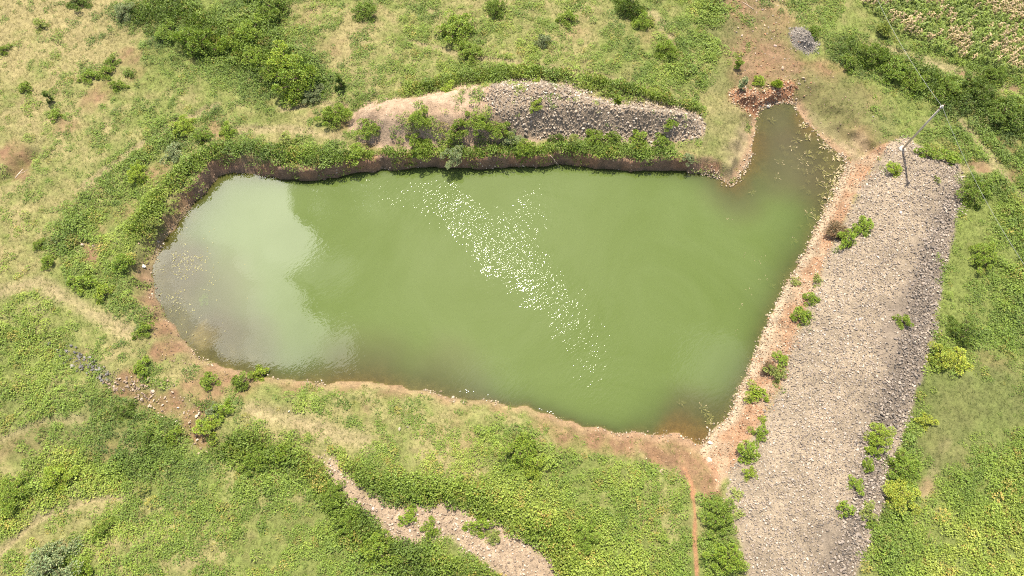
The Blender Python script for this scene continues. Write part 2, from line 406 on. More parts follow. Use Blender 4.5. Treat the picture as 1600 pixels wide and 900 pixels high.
STRAW = (.215, .178, .082); GREEN = (.122, .142, .038); OLIVE = (.100, .105, .030)
REDS = (.165, .090, .054); ORANGE = (.225, .118, .064); MUD = (.185, .118, .076); SAND = (.26, .195, .115)
def ground_color(x, y, z, sd):
    dry = lut(DG, x, y) / 9
    n1 = fbm(x, y, 5, 101); n2 = fbm(x, y, 1.1, 103, 3)
    t = np.clip(sstep(.30, .92, dry + (n1 - .5) * .5 + (n2 - .5) * .6), 0, 1)
    c = lerp3(np.ones(x.shape + (3,)) * np.array(GREEN), t, STRAW)
    cv = lut(CG, x, y)
    c = lerp3(c, np.clip((3.6 - cv) / 2.5, 0, .6), OLIVE)
    for pts, w in WORN:
        d = line_sd(x, y, pts); c = lerp3(c, .6 * sstep(w * 1.3, w * .2, d + (n2 - .5) * .8), SAND)
    c = lerp3(c, np.clip(blobmap(RED, x, y) * (.35 + 1.1 * n2), 0, 1) * .85, REDS)
    d = np.minimum(line_sd(x, y, TRACK), line_sd(x, y, TRACK2)); c = lerp3(c, .85 * sstep(3.0, .5, d + (n2 - .5) * 2.4), (.165, .105, .062))
    c = lerp3(c, np.clip(blobmap(SANDY, x, y) * (.5 + n2), 0, 1), SAND)
    d = line_sd(x, y, REDPATH); c = lerp3(c, sstep(.21, .08, d + (n2 - .5) * .25), (.26, .135, .072))
    # open brown grass around the inlet
    inl = blobmap([(1320,170,60,.8),(1290,140,50,.7),(1370,190,40,.6),(1120,40,40,.6)], x, y); c = lerp3(c, inl * .7, (.165, .13, .063))
    c = lerp3(c, np.clip(blobmap(DULL, x, y), 0, 1) * (.55 + .4 * n2), (.088, .100, .032))
    # banks: raw earth on the steep cut, paler at the waterline of the gentle shores
    bw, bs = near_params(x, y)
    steep = sstep(1.6, .8, bw)
    mud = lerp3(np.ones(x.shape + (3,)) * np.array(MUD), sstep(.42, .62, fbm(x, y, 1.9, 231)), (.24, .135, .080))
    mud = lerp3(mud, sstep(.25, .05, z + (n2 - .5) * .3), (.10, .075, .05))
    k = (sstep(1.6, .5, sd + (n2 - .5) * .9) * steep)[..., None]; c = c * (1 - k) + mud * k
    gentle = (1 - steep) * sstep(1.0, .2, sd + (n2 - .5) * 1.2) * (.7 + .3 * (bw > 2.6))
    c = lerp3(c, gentle * .85, (.235, .150, .092))
    h = poly_sd(x, y, HEAP) + (n2 - .5) * 1.2
    hc = lerp3(np.ones(x.shape + (3,)) * np.array((.30, .215, .145)), sstep(.45, .6, n2) * .5, (.21, .14, .09))
    c = c * (1 - sstep(.2, -.3, h)[..., None]) + hc * sstep(.2, -.3, h)[..., None]
    c = lerp3(c, sstep(.3, -.8, poly_sd(x, y, HEAP_ROCK) + (n2 - .5)) * .8, (.20, .155, .11))
    h = poly_sd(x, y, REDSTRIP) + (n2 - .5) * .9
    rc = lerp3(np.ones(x.shape + (3,)) * np.array((.265, .185, .118)), sstep(.40, .54, fbm(x, y, 2.2, 203)) * .65, ORANGE)
    rc = lerp3(rc, sstep(1.1, .3, sd + (n2 - .5) * .6), (.30, .235, .16))
    k = sstep(.2, -.3, h) * (sd > 0); c = c * (1 - k[..., None]) + rc * k[..., None]
    h = poly_sd(x, y, BANKG) + (n2 - .5) * .8
    gc = lerp3(np.ones(x.shape + (3,)) * np.array((.235, .185, .130)), sstep(.4, .62, fbm(x, y, 3, 207)) * .6, (.185, .147, .104))
    gc = lerp3(gc, sstep(1.2, -1.8, poly_sd(x, y, BANK_DARK) + (n2 - .5) * 2.5 + (fbm(x, y, 5, 512) - .5) * 5), (.145, .115, .088))
    k = sstep(.2, -.3, h); c = c * (1 - k[..., None]) + gc * k[..., None]
    c = lerp3(c, sstep(.3, -.3, poly_sd(x, y, REDHEAP) + (n2 - .5)) * (sd > 0), (.22, .11, .06))
    c = lerp3(c, sstep(.2, -.2, poly_sd(x, y, GREYHEAP)), (.17, .145, .12))
    c = lerp3(c, sstep(.4, -.4, poly_sd(x, y, GULLY) + (n2 - .5) * 1.2), (.25, .185, .125))
    # under water
    uw = lerp3(np.ones(x.shape + (3,)) * np.array((.095, .072, .040)), sstep(.4, .65, fbm(x, y, 1.3, 211)) * .7, (.13, .095, .058))
    uw = lerp3(uw, np.clip(blobmap([(1060,690,50,1),(1095,690,30,1),(1150,290,30,.8),(1185,230,30,.7),(1260,190,30,.6),(560,596,80,.4),(1170,260,26,.7)], x, y, -.1), 0, 1), (.16, .08, .042))
    uw = lerp3(uw, np.clip(blobmap([(320,524,22,1)], x, y, -.2), 0, 1), (.24, .165, .11))
    k = sstep(.12, -.1, sd); c = c * (1 - k[..., None]) + uw * k[..., None]
    c *= (.90 + .20 * fbm(x, y, 3.5, 513, 3))[..., None]
    c *= (.88 + .24 * fbm(x, y, .45, 221, 2))[..., None]
    return c
GC = ground_color(GX, GY, Z, SD)

def make_mesh(name, V, Fq, mat, smooth=False, col=None, parent=None, corners=4):
    me = bpy.data.meshes.new(name)
    V = np.asarray(V, np.float32); Fq = np.asarray(Fq, np.int32)
    me.vertices.add(len(V)); me.vertices.foreach_set('co', V.ravel())
    nf = len(Fq); k = Fq.shape[1]
    me.loops.add(nf * k); me.loops.foreach_set('vertex_index', Fq.ravel())
    me.polygons.add(nf)
    me.polygons.foreach_set('loop_start', np.arange(0, nf * k, k, dtype=np.int32))
    me.polygons.foreach_set('loop_total', np.full(nf, k, np.int32))
    me.polygons.foreach_set('use_smooth', np.full(nf, smooth, bool))
    if col is not None:
        for nm, arr in col.items():
            arr = np.asarray(arr, np.float32)
            if arr.ndim == 1:
                a = me.attributes.new(nm, 'FLOAT', 'POINT'); a.data.foreach_set('value', arr)
            else:
                a = me.attributes.new(nm, 'FLOAT_COLOR', 'POINT')
                a.data.foreach_set('color', np.concatenate([arr, np.ones((len(arr), 1), np.float32)], 1).ravel())
    me.update(calc_edges=True)
    me.materials.append(mat)
    o = bpy.data.objects.new(name, me); C.objects.link(o)
    if parent: o.parent = parent
    return o

def tag(o, label=None, cat=None, group=None, kind=None):
    if label: o['label'] = label
    if cat: o['category'] = cat
    if group: o['group'] = group
    if kind: o['kind'] = kind
    return o

def new_mat(name):
    m = bpy.data.materials.new(name); m.use_nodes = True
    t = m.node_tree; t.nodes.clear()
    return m, t, N(t, 'ShaderNodeOutputMaterial')
def noise(t, vec, scale, detail=3, rough=.55):
    n = N(t, 'ShaderNodeTexNoise'); n.inputs['Scale'].default_value = scale; n.inputs['Detail'].default_value = detail; n.inputs['Roughness'].default_value = rough
    t.links.new(vec, n.inputs['Vector']); return n
def maprange(t, v, a, b, c, d):
    n = N(t, 'ShaderNodeMapRange'); t.links.new(v, n.inputs[0])
    for i, q in enumerate((a, b, c, d)): n.inputs[i + 1].default_value = q
    return n.outputs[0]

# soil and short turf
mg, t, o_ = new_mat('soil_and_turf')
geo = N(t, 'ShaderNodeNewGeometry'); at = N(t, 'ShaderNodeAttribute', attribute_name='tint')
na = noise(t, geo.outputs['Position'], 1.7, 8, .72); nb = noise(t, geo.outputs['Position'], 9.0, 4, .7)
f = M(t, 'MULTIPLY', maprange(t, na.outputs[0], .3, .7, .72, 1.28), maprange(t, nb.outputs[0], .3, .7, .68, 1.32))
mx = N(t, 'ShaderNodeVectorMath', operation='SCALE'); t.links.new(at.outputs['Color'], mx.inputs[0]); t.links.new(f, mx.inputs['Scale'])
pb = N(t, 'ShaderNodeBsdfPrincipled'); pb.inputs['Roughness'].default_value = .95; pb.inputs['Specular IOR Level'].default_value = .15
t.links.new(mx.outputs[0], pb.inputs['Base Color'])
bp = N(t, 'ShaderNodeBump'); bp.inputs['Strength'].default_value = .8; bp.inputs['Distance'].default_value = .12
t.links.new(M(t, 'ADD', na.outputs[0], M(t, 'MULTIPLY', nb.outputs[0], .6)), bp.inputs['Height']); t.links.new(bp.outputs[0], pb.inputs['Normal'])
t.links.new(pb.outputs[0], o_.inputs[0])

ny, nx = GX.shape
idx = np.arange(ny * nx).reshape(ny, nx)
faces = np.stack([idx[:-1, :-1], idx[:-1, 1:], idx[1:, 1:], idx[1:, :-1]], -1).reshape(-1, 4)
ground = make_mesh('ground', np.stack([GX, GY, Z], -1).reshape(-1, 3), faces, mg, True, {'tint': GC.reshape(-1, 3)})
tag(ground, 'uneven grassy ground with bare reddish soil around the pond', 'ground', kind='structure')

# ------------------------------------------------------------------ water
mw, t, o_ = new_mat('pond_water')
geo = N(t, 'ShaderNodeNewGeometry'); mu = N(t, 'ShaderNodeAttribute', attribute_name='murk')
big = noise(t, geo.outputs['Position'], .06, 6, .62); big.inputs['Distortion'].default_value = 1.6
wc = N(t, 'ShaderNodeMix', data_type='RGBA'); wc.inputs[6].default_value = (.070, .096, .021, 1); wc.inputs[7].default_value = (.083, .110, .031, 1)
t.links.new(maprange(t, big.outputs[0], .35, .65, 0, 1), wc.inputs[0])
silt = N(t, 'ShaderNodeAttribute', attribute_name='silt')
wc2 = N(t, 'ShaderNodeMix', data_type='RGBA'); t.links.new(silt.outputs['Fac'], wc2.inputs[0]); t.links.new(wc.outputs[2], wc2.inputs[6]); wc2.inputs[7].default_value = (.082, .065, .034, 1)
dif = N(t, 'ShaderNodeBsdfDiffuse'); t.links.new(wc2.outputs[2], dif.inputs['Color'])
tr = N(t, 'ShaderNodeBsdfTransparent'); tr.inputs['Color'].default_value = (.82, .88, .62, 1)
body = N(t, 'ShaderNodeMixShader'); t.links.new(mu.outputs['Fac'], body.inputs[0]); t.links.new(tr.outputs[0], body.inputs[1]); t.links.new(dif.outputs[0], body.inputs[2])
# small wind ripples; their crests run from south-west to north-east
sp_ = N(t, 'ShaderNodeSeparateXYZ'); t.links.new(geo.outputs['Position'], sp_.inputs[0])
def waves(scale, stretch, ang, off):
    ca, sa = math.cos(R(ang)), math.sin(R(ang))
    a_ = M(t, 'SUBTRACT', M(t, 'MULTIPLY', sp_.outputs[0], ca), M(t, 'MULTIPLY', sp_.outputs[1], sa))
    b_ = M(t, 'MULTIPLY', M(t, 'ADD', M(t, 'MULTIPLY', sp_.outputs[0], sa), M(t, 'MULTIPLY', sp_.outputs[1], ca)), stretch)
    cb_ = N(t, 'ShaderNodeCombineXYZ'); t.links.new(a_, cb_.inputs[0]); t.links.new(b_, cb_.inputs[1]); cb_.inputs[2].default_value = off
    return noise(t, cb_.outputs[0], scale, 1.5, .5).outputs[0]
w1 = waves(3.4, .42, 50, 0); w2 = waves(9.0, .55, 40, 7); w3 = waves(.5, .35, 56, 3)
hsum = M(t, 'ADD', M(t, 'ADD', M(t, 'MULTIPLY', w1, 1.0), M(t, 'MULTIPLY', w2, .42)), M(t, 'MULTIPLY', w3, .9))
calm = N(t, 'ShaderNodeAttribute', attribute_name='wind')
gust = noise(t, geo.outputs['Position'], .22, 3, .6).outputs[0]
amp = M(t, 'MULTIPLY', calm.outputs['Fac'], maprange(t, gust, .35, .62, .55, 1.2))
bp = N(t, 'ShaderNodeBump'); bp.inputs['Strength'].default_value = 1.0; bp.inputs['Distance'].default_value = .034
t.links.new(M(t, 'MULTIPLY', hsum, amp), bp.inputs['Height'])
gl = N(t, 'ShaderNodeBsdfGlossy'); gl.inputs['Roughness'].default_value = .015; gl.inputs['Color'].default_value = (1, 1, 1, 1); t.links.new(bp.outputs[0], gl.inputs['Normal'])
fr = N(t, 'ShaderNodeFresnel'); fr.inputs['IOR'].default_value = 1.36
ms = N(t, 'ShaderNodeMixShader'); t.links.new(fr.outputs[0], ms.inputs[0]); t.links.new(body.outputs[0], ms.inputs[1]); t.links.new(gl.outputs[0], ms.inputs[2])
t.links.new(ms.outputs[0], o_.inputs[0])

xa = np.arange(-45, 45, .3); ya = np.arange(10, 60, .3)
WX, WY = np.meshgrid(xa, ya)
wsd = poly_sd(WX, WY, shore)
depth = np.maximum(-bilin(Z, WX.ravel(), WY.ravel()).reshape(WX.shape), 0)
dd = depth.copy()
for _ in range(5):
    p = np.pad(dd, 1, 'edge'); dd = (p[:-2, 1:-1] + p[2:, 1:-1] + p[1:-1, :-2] + p[1:-1, 2:] + p[1:-1, 1:-1]) / 5
dd = np.where(wsd < -.2, dd, depth)
patch = 1 + .5 * (fbm(WX, WY, 3.2, 301) - .5)
near = blobmap([(1250,250,90,1),(1300,300,70,.8),(1200,190,60,.8),(300,480,110,.6),(360,560,80,.7),(270,430,70,1),(560,590,90,.45),(1090,670,70,.6),(1150,300,60,.5),(700,600,80,.45),(330,540,80,1)], WX, WY, 0)
murk = (1 - np.exp(-dd / (.27 + .12 * near) * patch)) * .985
silt_a = np.clip(near * (.45 + .75 * fbm(WX, WY, 6, 303)), 0, 1)
band = line_sd(WX, WY, PL([(560,282),(680,318),(770,370),(850,430),(920,530),(940,580)], 0))
band = np.minimum(band, line_sd(WX, WY, PL([(770,370),(820,340),(858,308)], 0)) + .6)
wind_a = .045 + .13 * np.clip(blobmap([(800,430,330,1.0),(900,560,260,1)], WX, WY, 0), 0, 1) + .80 * sstep(4.0, .7, band + (fbm(WX, WY, 3.5, 305) - .5) * 4)
for _ in range(9):
    p = np.pad(wind_a, 1, 'edge'); wind_a = (p[:-2, 1:-1] + p[2:, 1:-1] + p[1:-1, :-2] + p[1:-1, 2:] + p[1:-1, 1:-1]) / 5
    p = np.pad(silt_a, 1, 'edge'); silt_a = (p[:-2, 1:-1] + p[2:, 1:-1] + p[1:-1, :-2] + p[1:-1, 2:] + p[1:-1, 1:-1]) / 5
idx = np.arange(WX.size).reshape(WX.shape)
keep = (wsd < .7)
kq = keep[:-1, :-1] & keep[:-1, 1:] & keep[1:, 1:] & keep[1:, :-1]
fq = np.stack([idx[:-1, :-1], idx[:-1, 1:], idx[1:, 1:], idx[1:, :-1]], -1)[kq]
used, inv = np.unique(fq, return_inverse=True)
WV = np.stack([WX, WY, np.zeros(WX.shape)], -1).reshape(-1, 3)[used]
water = make_mesh('water', WV, inv.reshape(-1, 4), mw, True, {'murk': murk.ravel()[used], 'silt': silt_a.ravel()[used], 'wind': wind_a.ravel()[used]})
tag(water, 'green algae-clouded pond water with sun glitter in the middle', 'water', kind='structure')

# ------------------------------------------------------------------ materials for plants, stones, wood
def leaf_mat(name, use_obj=False, trans=.22):
    m, t, o_ = new_mat(name)
    at = N(t, 'ShaderNodeAttribute', attribute_name='tint')
    colr = at.outputs['Color']
    if use_obj:
        oi = N(t, 'ShaderNodeObjectInfo')
        vm = N(t, 'ShaderNodeVectorMath', operation='MULTIPLY'); t.links.new(oi.outputs['Color'], vm.inputs[0]); t.links.new(colr, vm.inputs[1]); colr = vm.outputs[0]
    p = N(t, 'ShaderNodeBsdfPrincipled'); p.inputs['Roughness'].default_value = .55; p.inputs['Specular IOR Level'].default_value = .35
    t.links.new(colr, p.inputs['Base Color'])
    tl = N(t, 'ShaderNodeBsdfTranslucent')
    vs = N(t, 'ShaderNodeVectorMath', operation='MULTIPLY'); t.links.new(colr, vs.inputs[0]); vs.inputs[1].default_value = (1.3, 1.35, .6)
    t.links.new(vs.outputs[0], tl.inputs['Color'])
    mm = N(t, 'ShaderNodeMixShader'); mm.inputs[0].default_value = trans
    t.links.new(p.outputs[0], mm.inputs[1]); t.links.new(tl.outputs[0], mm.inputs[2]); t.links.new(mm.outputs[0], o_.inputs[0])
    return m
LEAF = leaf_mat('weed_leaf'); BUSHLEAF = leaf_mat('bush_leaf', True); GRASSM = leaf_mat('grass_blade', False, .3)

def plain_mat(name, col, rough=.9, scale=20, amp=.3, bump=0.0, tint=False):
    m, t, o_ = new_mat(name)
    geo = N(t, 'ShaderNodeNewGeometry')
    n = noise(t, geo.outputs['Position'], scale, 4, .6)
    k = maprange(t, n.outputs[0], .3, .7, 1 - amp, 1 + amp)
    s = N(t, 'ShaderNodeVectorMath', operation='SCALE')
    if tint:
        a = N(t, 'ShaderNodeAttribute', attribute_name='tint'); t.links.new(a.outputs['Color'], s.inputs[0])
    else: s.inputs[0].default_value = col
    t.links.new(k, s.inputs['Scale'])
    p = N(t, 'ShaderNodeBsdfPrincipled'); p.inputs['Roughness'].default_value = rough; p.inputs['Specular IOR Level'].default_value = .25
    t.links.new(s.outputs[0], p.inputs['Base Color'])
    if bump:
        b = N(t, 'ShaderNodeBump'); b.inputs['Strength'].default_value = bump; b.inputs['Distance'].default_value = .02
        t.links.new(n.outputs[0], b.inputs['Height']); t.links.new(b.outputs[0], p.inputs['Normal'])
    t.links.new(p.outputs[0], o_.inputs[0])
    return m
STONE = plain_mat('broken_stone', None, .85, 9, .22, .4, True)
WOOD = plain_mat('twig_bark', (.12, .085, .055), .9, 12)
DEADWOOD = plain_mat('dry_wood', (.42, .33, .25), .8, 10)
CONC = plain_mat('weathered_pole', (.42, .37, .31), .8, 6, .22, .3)
METAL = plain_mat('galvanised_steel', (.28, .28, .27), .45, 8, .15)
PORC = plain_mat('insulator_porcelain', (.20, .12, .09), .3, 4, .1)
WIREM = plain_mat('grey_cable', (.33, .33, .31), .5, 2, .1)
PLASTIC = plain_mat('white_plastic', (.8, .8, .8), .4, 5, .05)
SCUM = plain_mat('algae_scum', (.24, .22, .10), .7, 3, .25)
WWEED = plain_mat('water_weed_leaf', (.36, .285, .165), .8, 3, .25)

# ------------------------------------------------------------------ templates
def leaf_quads(pos, dirs, nrm, length, width):
    """one pointed leaf per row: base, right, tip, left"""
    side = np.cross(dirs, nrm); side /= np.linalg.norm(side, axis=1, keepdims=True) + 1e-9
    l = length[:, None]; w = width[:, None]
    v = np.stack([pos, pos + dirs * l * .5 + side * w * .5, pos + dirs * l, pos + dirs * l * .5 - side * w * .5], 1)
    v[:, 1::2] += (nrm * l * .10)[:, None]
    return v.reshape(-1, 3)

def unit(a): return a / (np.linalg.norm(a, axis=1, keepdims=True) + 1e-9)

def weed_template(n, hgt, r, ll):
    th = rng.uniform(0, 2 * math.pi, n); rad = np.sqrt(rng.uniform(0, 1, n)) * r
    pos = np.stack([rad * np.cos(th), rad * np.sin(th), hgt * (1 - (rad / r) ** 2 * .6) * rng.uniform(.35, 1, n)], 1)
    d = unit(np.stack([np.cos(th) + rng.normal(0, .6, n), np.sin(th) + rng.normal(0, .6, n), rng.uniform(-.35, .5, n)], 1))
    nr = unit(np.stack([rng.normal(0, .35, n), rng.normal(0, .35, n), np.ones(n)], 1))
    nr = unit(nr - (nr * d).sum(1, keepdims=True) * d)
    L_ = ll * rng.uniform(.6, 1.2, n)
    return leaf_quads(pos, d, nr, L_, L_ * rng.uniform(.5, .75, n)), np.repeat(rng.uniform(.7, 1.25, n), 4)

def grass_template(n, hgt, r, w=.05):
    th = rng.uniform(0, 2 * math.pi, n); rad = rng.uniform(0, r, n)
    pos = np.stack([rad * np.cos(th), rad * np.sin(th), np.zeros(n)], 1)
    th2 = th + rng.normal(0, .6, n)
    lean = rng.uniform(.25, 1.1, n)
    d = unit(np.stack([np.cos(th2) * lean, np.sin(th2) * lean, np.full(n, .8)], 1))
    nr = unit(np.stack([np.cos(th2 + 1.57), np.sin(th2 + 1.57), rng.normal(0, .3, n)], 1)); nr = unit(np.cross(d, nr))
    L_ = hgt * rng.uniform(.6, 1.2, n)
    return leaf_quads(pos, d, nr, L_, np.full(n, w) * rng.uniform(.7, 1.3, n)), np.repeat(rng.uniform(.75, 1.2, n), 4)

def ico():
    p = (1 + 5 ** .5) / 2
    v = np.array([(-1,p,0),(1,p,0),(-1,-p,0),(1,-p,0),(0,-1,p),(0,1,p),(0,-1,-p),(0,1,-p),(p,0,-1),(p,0,1),(-p,0,-1),(-p,0,1)], float)
    v /= np.linalg.norm(v[0])
    f = np.array([(0,11,5),(0,5,1),(0,1,7),(0,7,10),(0,10,11),(1,5,9),(5,11,4),(11,10,2),(10,7,6),(7,1,8),(3,9,4),(3,4,2),(3,2,6),(3,6,8),(3,8,9),(4,9,5),(2,4,11),(6,2,10),(8,6,7),(9,8,1)])
    return v, f
ICOV, ICOF = ico()
def stone_template():
    v = ICOV * rng.uniform(.62, 1.15, (12, 1)) + rng.normal(0, .08, (12, 3))
    v = v * np.array([1.0, rng.uniform(.6, .95), rng.uniform(.45, .75)])
    a = rng.uniform(0, 6.28, 3)
    m = Matrix.Rotation(a[0], 3, 'X') @ Matrix.Rotation(a[1] * .2, 3, 'Y')
    return v @ np.array(m).T
STONES = [stone_template() for _ in range(10)]

def instantiate(templates, shade, px, py, pz, sc, tints, faces_of=None, tiltmax=.0, zsc=None):
    """copies the templates to many places; returns one vertex array, one face array, one colour array"""
    n = len(px); ti = rng.integers(0, len(templates), n); yaw = rng.uniform(0, 2 * math.pi, n)
    VV = []; FF = []; CC = []; base = 0
    for k, T in enumerate(templates):
        s = np.where(ti == k)[0]
        if len(s) == 0: continue
        c, sn = np.cos(yaw[s]), np.sin(yaw[s])
        x = T[None, :, 0] * c[:, None] - T[None, :, 1] * sn[:, None]
        y = T[None, :, 0] * sn[:, None] + T[None, :, 1] * c[:, None]
        z = np.repeat(T[None, :, 2], len(s), 0)
        if tiltmax:
            a = rng.uniform(-tiltmax, tiltmax, len(s)); ca, sa = np.cos(a)[:, None], np.sin(a)[:, None]
            x, z = x * ca - z * sa, x * sa + z * ca
        zz_ = sc[s] if zsc is None else zsc[s]
        v = np.stack([x * sc[s][:, None] + px[s][:, None], y * sc[s][:, None] + py[s][:, None], z * zz_[:, None] + pz[s][:, None]], -1)
        m = T.shape[0]
        if faces_of is None: f = np.arange(m).reshape(-1, 4)
        else: f = faces_of
        f = f[None] + (base + np.arange(len(s)) * m)[:, None, None]
        sh = np.ones(m) if shade is None else shade[k]
        CC.append((tints[s][:, None, :] * sh[None, :, None]).reshape(-1, 3))
        VV.append(v.reshape(-1, 3)); FF.append(f.reshape(-1, f.shape[-1])); base += m * len(s)
    return np.concatenate(VV), np.concatenate(FF), np.concatenate(CC)

def scatter(step, box):
    x0, x1, y0, y1 = box
    xs = np.arange(x0, x1, step); ys = np.arange(y0, y1, step)
    X, Y = np.meshgrid(xs, ys); X = X.ravel() + rng.uniform(-.5, .5, X.size) * step; Y = Y.ravel() + rng.uniform(-.5, .5, Y.size) * step
    px, py = to_px(X, Y)
    k = (px > -110) & (px < 1710) & (py > -70) & (py < 960)
    return X[k], Y[k], px[k], py[k]

# ------------------------------------------------------------------ where things may grow
def masks(x, y):
    m = {}
    m['sd'] = poly_sd(x, y, shore)
    m['heap'] = poly_sd(x, y, HEAP); m['rock'] = poly_sd(x, y, HEAP_ROCK); m['bank'] = poly_sd(x, y, BANKG)
    m['red'] = poly_sd(x, y, REDSTRIP); m['redheap'] = poly_sd(x, y, REDHEAP); m['grey'] = poly_sd(x, y, GREYHEAP); m['gully'] = poly_sd(x, y, GULLY)
    m['drain'] = poly_sd(x, y, DRAIN); m['path'] = line_sd(x, y, REDPATH)
    return m
CROP = PL([(1325,-140),(1335,0),(1372,28),(1410,58),(1470,84),(1530,100),(1600,128),(1760,170),(1760,-140)])
# clumps and hedges of thicker growth: points, half width m, strength
HEDGE = [(PL([(300,640),(330,690),(390,700),(450,715),(500,745),(530,790),(560,830),(620,870),(700,895),(760,900)]), 1.3, .45),
         (PL([(545,740),(580,770),(650,770),(740,785),(800,820),(860,840),(880,880)]), 1.5, .5),
         (PL([(560,165),(610,150),(690,130),(790,115),(880,115),(960,140),(1040,155),(1095,175)]), .9, .6),
         (PL([(100,380),(150,300),(220,240),(280,200),(330,180)]), 1.5, .4),
         (PL([(215,360),(250,310),(290,270),(340,238),(420,240),(520,250),(620,245),(700,240),(800,240),(930,235),(1040,240)]), .9, .5),
         (PL([(985,10),(1030,45),(1060,80),(1065,110)]), 1.2, .45), (PL([(1500,330),(1480,460),(1465,540),(1445,620),(1420,700),(1405,780),(1370,850)]), 1.0, .4),
         (PL([(0,800),(60,770),(110,750),(180,735),(250,715)]), 1.6, .3), (PL([(1108,0),(1112,60),(1105,120),(1095,150)]), 1.0, .3),
         (PL([(395,640),(420,668),(480,680),(520,700)]), .7, .3), (PL([(230,20),(290,25),(330,60),(380,70),(430,110),(470,120)]), 3.0, .5),(PL([(400,10),(420,60)]), 2.2, .5),(PL([(1330,80),(1400,100),(1460,140),(1520,160),(1590,190)]), 2.4, .4)]
BARE = [(222,420,20,.9),(228,460,20,.9),(240,515,18,.9),(258,548,18,.8),(242,378,14,.8),(262,345,13,.8),(290,312,12,.7),(322,272,10,.6),(250,500,14,.9),(420,262,12,.4),(600,252,12,.4),(870,245,14,.5),(980,250,14,.4),(1135,50,30,.6),(1132,120,30,.7),(1130,190,38,.9),(1115,235,30,.7),(1210,60,34,.5),(1180,110,30,.6),(1300,150,50,.6),(1350,190,34,.6),(1125,160,30,.8),(570,170,30,.8),(620,165,40,.9),(680,165,40,.8),(735,142,26,.9),(590,185,16,.5),(590,228,20,.6),(660,225,24,.4),(560,190,20,.5),(730,215,20,.5),(780,215,18,.4),(800,225,14,.4),
        (1500,645,75,.55),(1540,640,60,.5),(1480,700,45,.5),(1560,600,50,.3)]
def weed_density(x, y, m):
    v = lut(VG, x, y) / 9
    h = np.zeros(x.shape)
    for pts, w, s in HEDGE:
        h = np.maximum(h, s * sstep(w * 1.5, w * .3, line_sd(x, y, pts)))
    v = v + h + .05 * (lut(CG, x, y) > 4.6)
    v -= blobmap(BARE, x, y)
    v -= blobmap(RED, x, y) * .55
    for pts, w in WORN: v -= .5 * sstep(w * 1.4, w * .3, line_sd(x, y, pts))
    v -= 1.2 * sstep(.6, .15, m['path'])
    on_heap = sstep(.1, -.3, m['rock'])
    v = np.where(m['rock'] < .1, v * .0 + (.25 if True else 0) * (m['rock'] > -1.5) * 0, v)
    v = np.where((m['heap'] < 0) & (m['rock'] > 0), np.minimum(v, .62), v)
    cr = 2.6 * np.clip(fbm(x, y, 1.6, 418, 3) - .47, 0, .5) * 2
    v = np.where(m['bank'] < .15 - cr, -1, v); v = np.where(m['red'] < .15 - cr * .3, -1, v); v = np.where(m['redheap'] < 0, -1, v)
    v = np.where(m['grey'] < .1, -1, v); v = np.where(m['gully'] < .1 - cr * .25, -.05, v); v = np.where(m['drain'] < -cr * .3, -.05, v)
    v = np.where(m['sd'] < .30 - .28 * (fbm(x, y, 1.8, 417) > .44), -1, v)
    return v
PAL = np.array([(.062,.096,.020),(.080,.122,.023),(.102,.152,.026),(.126,.184,.029),(.150,.214,.032),(.176,.242,.036),(.208,.270,.041),(.242,.300,.047),(.28,.328,.056),(.32,.345,.07)])
def leaf_tint(x, y, jit=.9):
    c = lut(CG, x, y) + (fbm(x, y, 2.8, 401, 4) - .5) * 6.5 + rng.normal(0, jit, x.shape)
    c = np.clip(c, 0, 8.99); i = c.astype(int); f_ = (c - i)[:, None]
    col = PAL[i] * (1 - f_) + PAL[np.minimum(i + 1, 9)] * f_
    dryk = (rng.uniform(0, 1, x.shape) < .07)[:, None]
    col = np.where(dryk, col * np.array([1.4, .92, 1.3]), col)
    hd = np.zeros(x.shape)
    for q in (0, 1, 3, 10, 12): hd = np.maximum(hd, sstep(HEDGE[q][1] * 1.3, .3, line_sd(x, y, HEDGE[q][0])) * (1 if q in (0, 12) else .4))
    col = col * (1 - .12 * hd[:, None])
    return col * rng.uniform(.85, 1.15, (len(x), 1))

WT = [weed_template(int(rng.integers(20, 30)), .8, 1.0, .50) for _ in range(12)]
BT = [weed_template(int(rng.integers(60, 80)), 1.0, 1.0, .30) for _ in range(8)]
GT = [grass_template(9, 1.0, .35, .085) for _ in range(10)]

def big_weeds():
    """waist-high leafy plants that make the hummocks of the thicker growth"""
    X, Y, PX, PY = scatter(.7, (-68, 68, -4, 66))
    m = masks(X, Y); v = weed_density(X, Y, m); n = fbm(X, Y, 2.6, 415, 3)
    k = (v + (n - .5) * 2.2 + rng.uniform(-.2, .2, X.shape) > .70) & (v > .1) & (poly_sd(X, Y, CROP) > 0) & (m['sd'] > .6)
    return X[k], Y[k], v[k], n[k]

X, Y, PX, PY = scatter(.27, (-68, 68, -4, 66))
m = masks(X, Y)
v = weed_density(X, Y, m)
crop = poly_sd(X, Y, CROP)
cl_n = .55 * fbm(X, Y, 1.7, 411, 3) + .45 * fbm(X, Y, .7, 413, 2)
k = (v + (cl_n - .5) * 3.4 > .54 + rng.uniform(-.12, .12, X.shape)) & (v > -.02) & (crop > -.3)
k |= (rng.uniform(0, 1, X.shape) < .035) & (v > .08) & (crop > 0)
X, Y, PX, PY, v, cl_n = X[k], Y[k], PX[k], PY[k], v[k], cl_n[k]
Zp = bilin(Z, X, Y)
sc = (.13 + .11 * np.clip(v, 0, 1.2) + .16 * np.clip(cl_n - .45, 0, .5)) * rng.uniform(.6, 1.5, X.shape)
zs = sc * (1.25 + 1.0 * np.clip(v - .5, 0, .7))
for q in (0, 1, 2, 4, 10, 12): zs = zs * (1 + .7 * sstep(HEDGE[q][1] * 1.3, .3, line_sd(X, Y, HEDGE[q][0])))
tint = leaf_tint(X, Y)
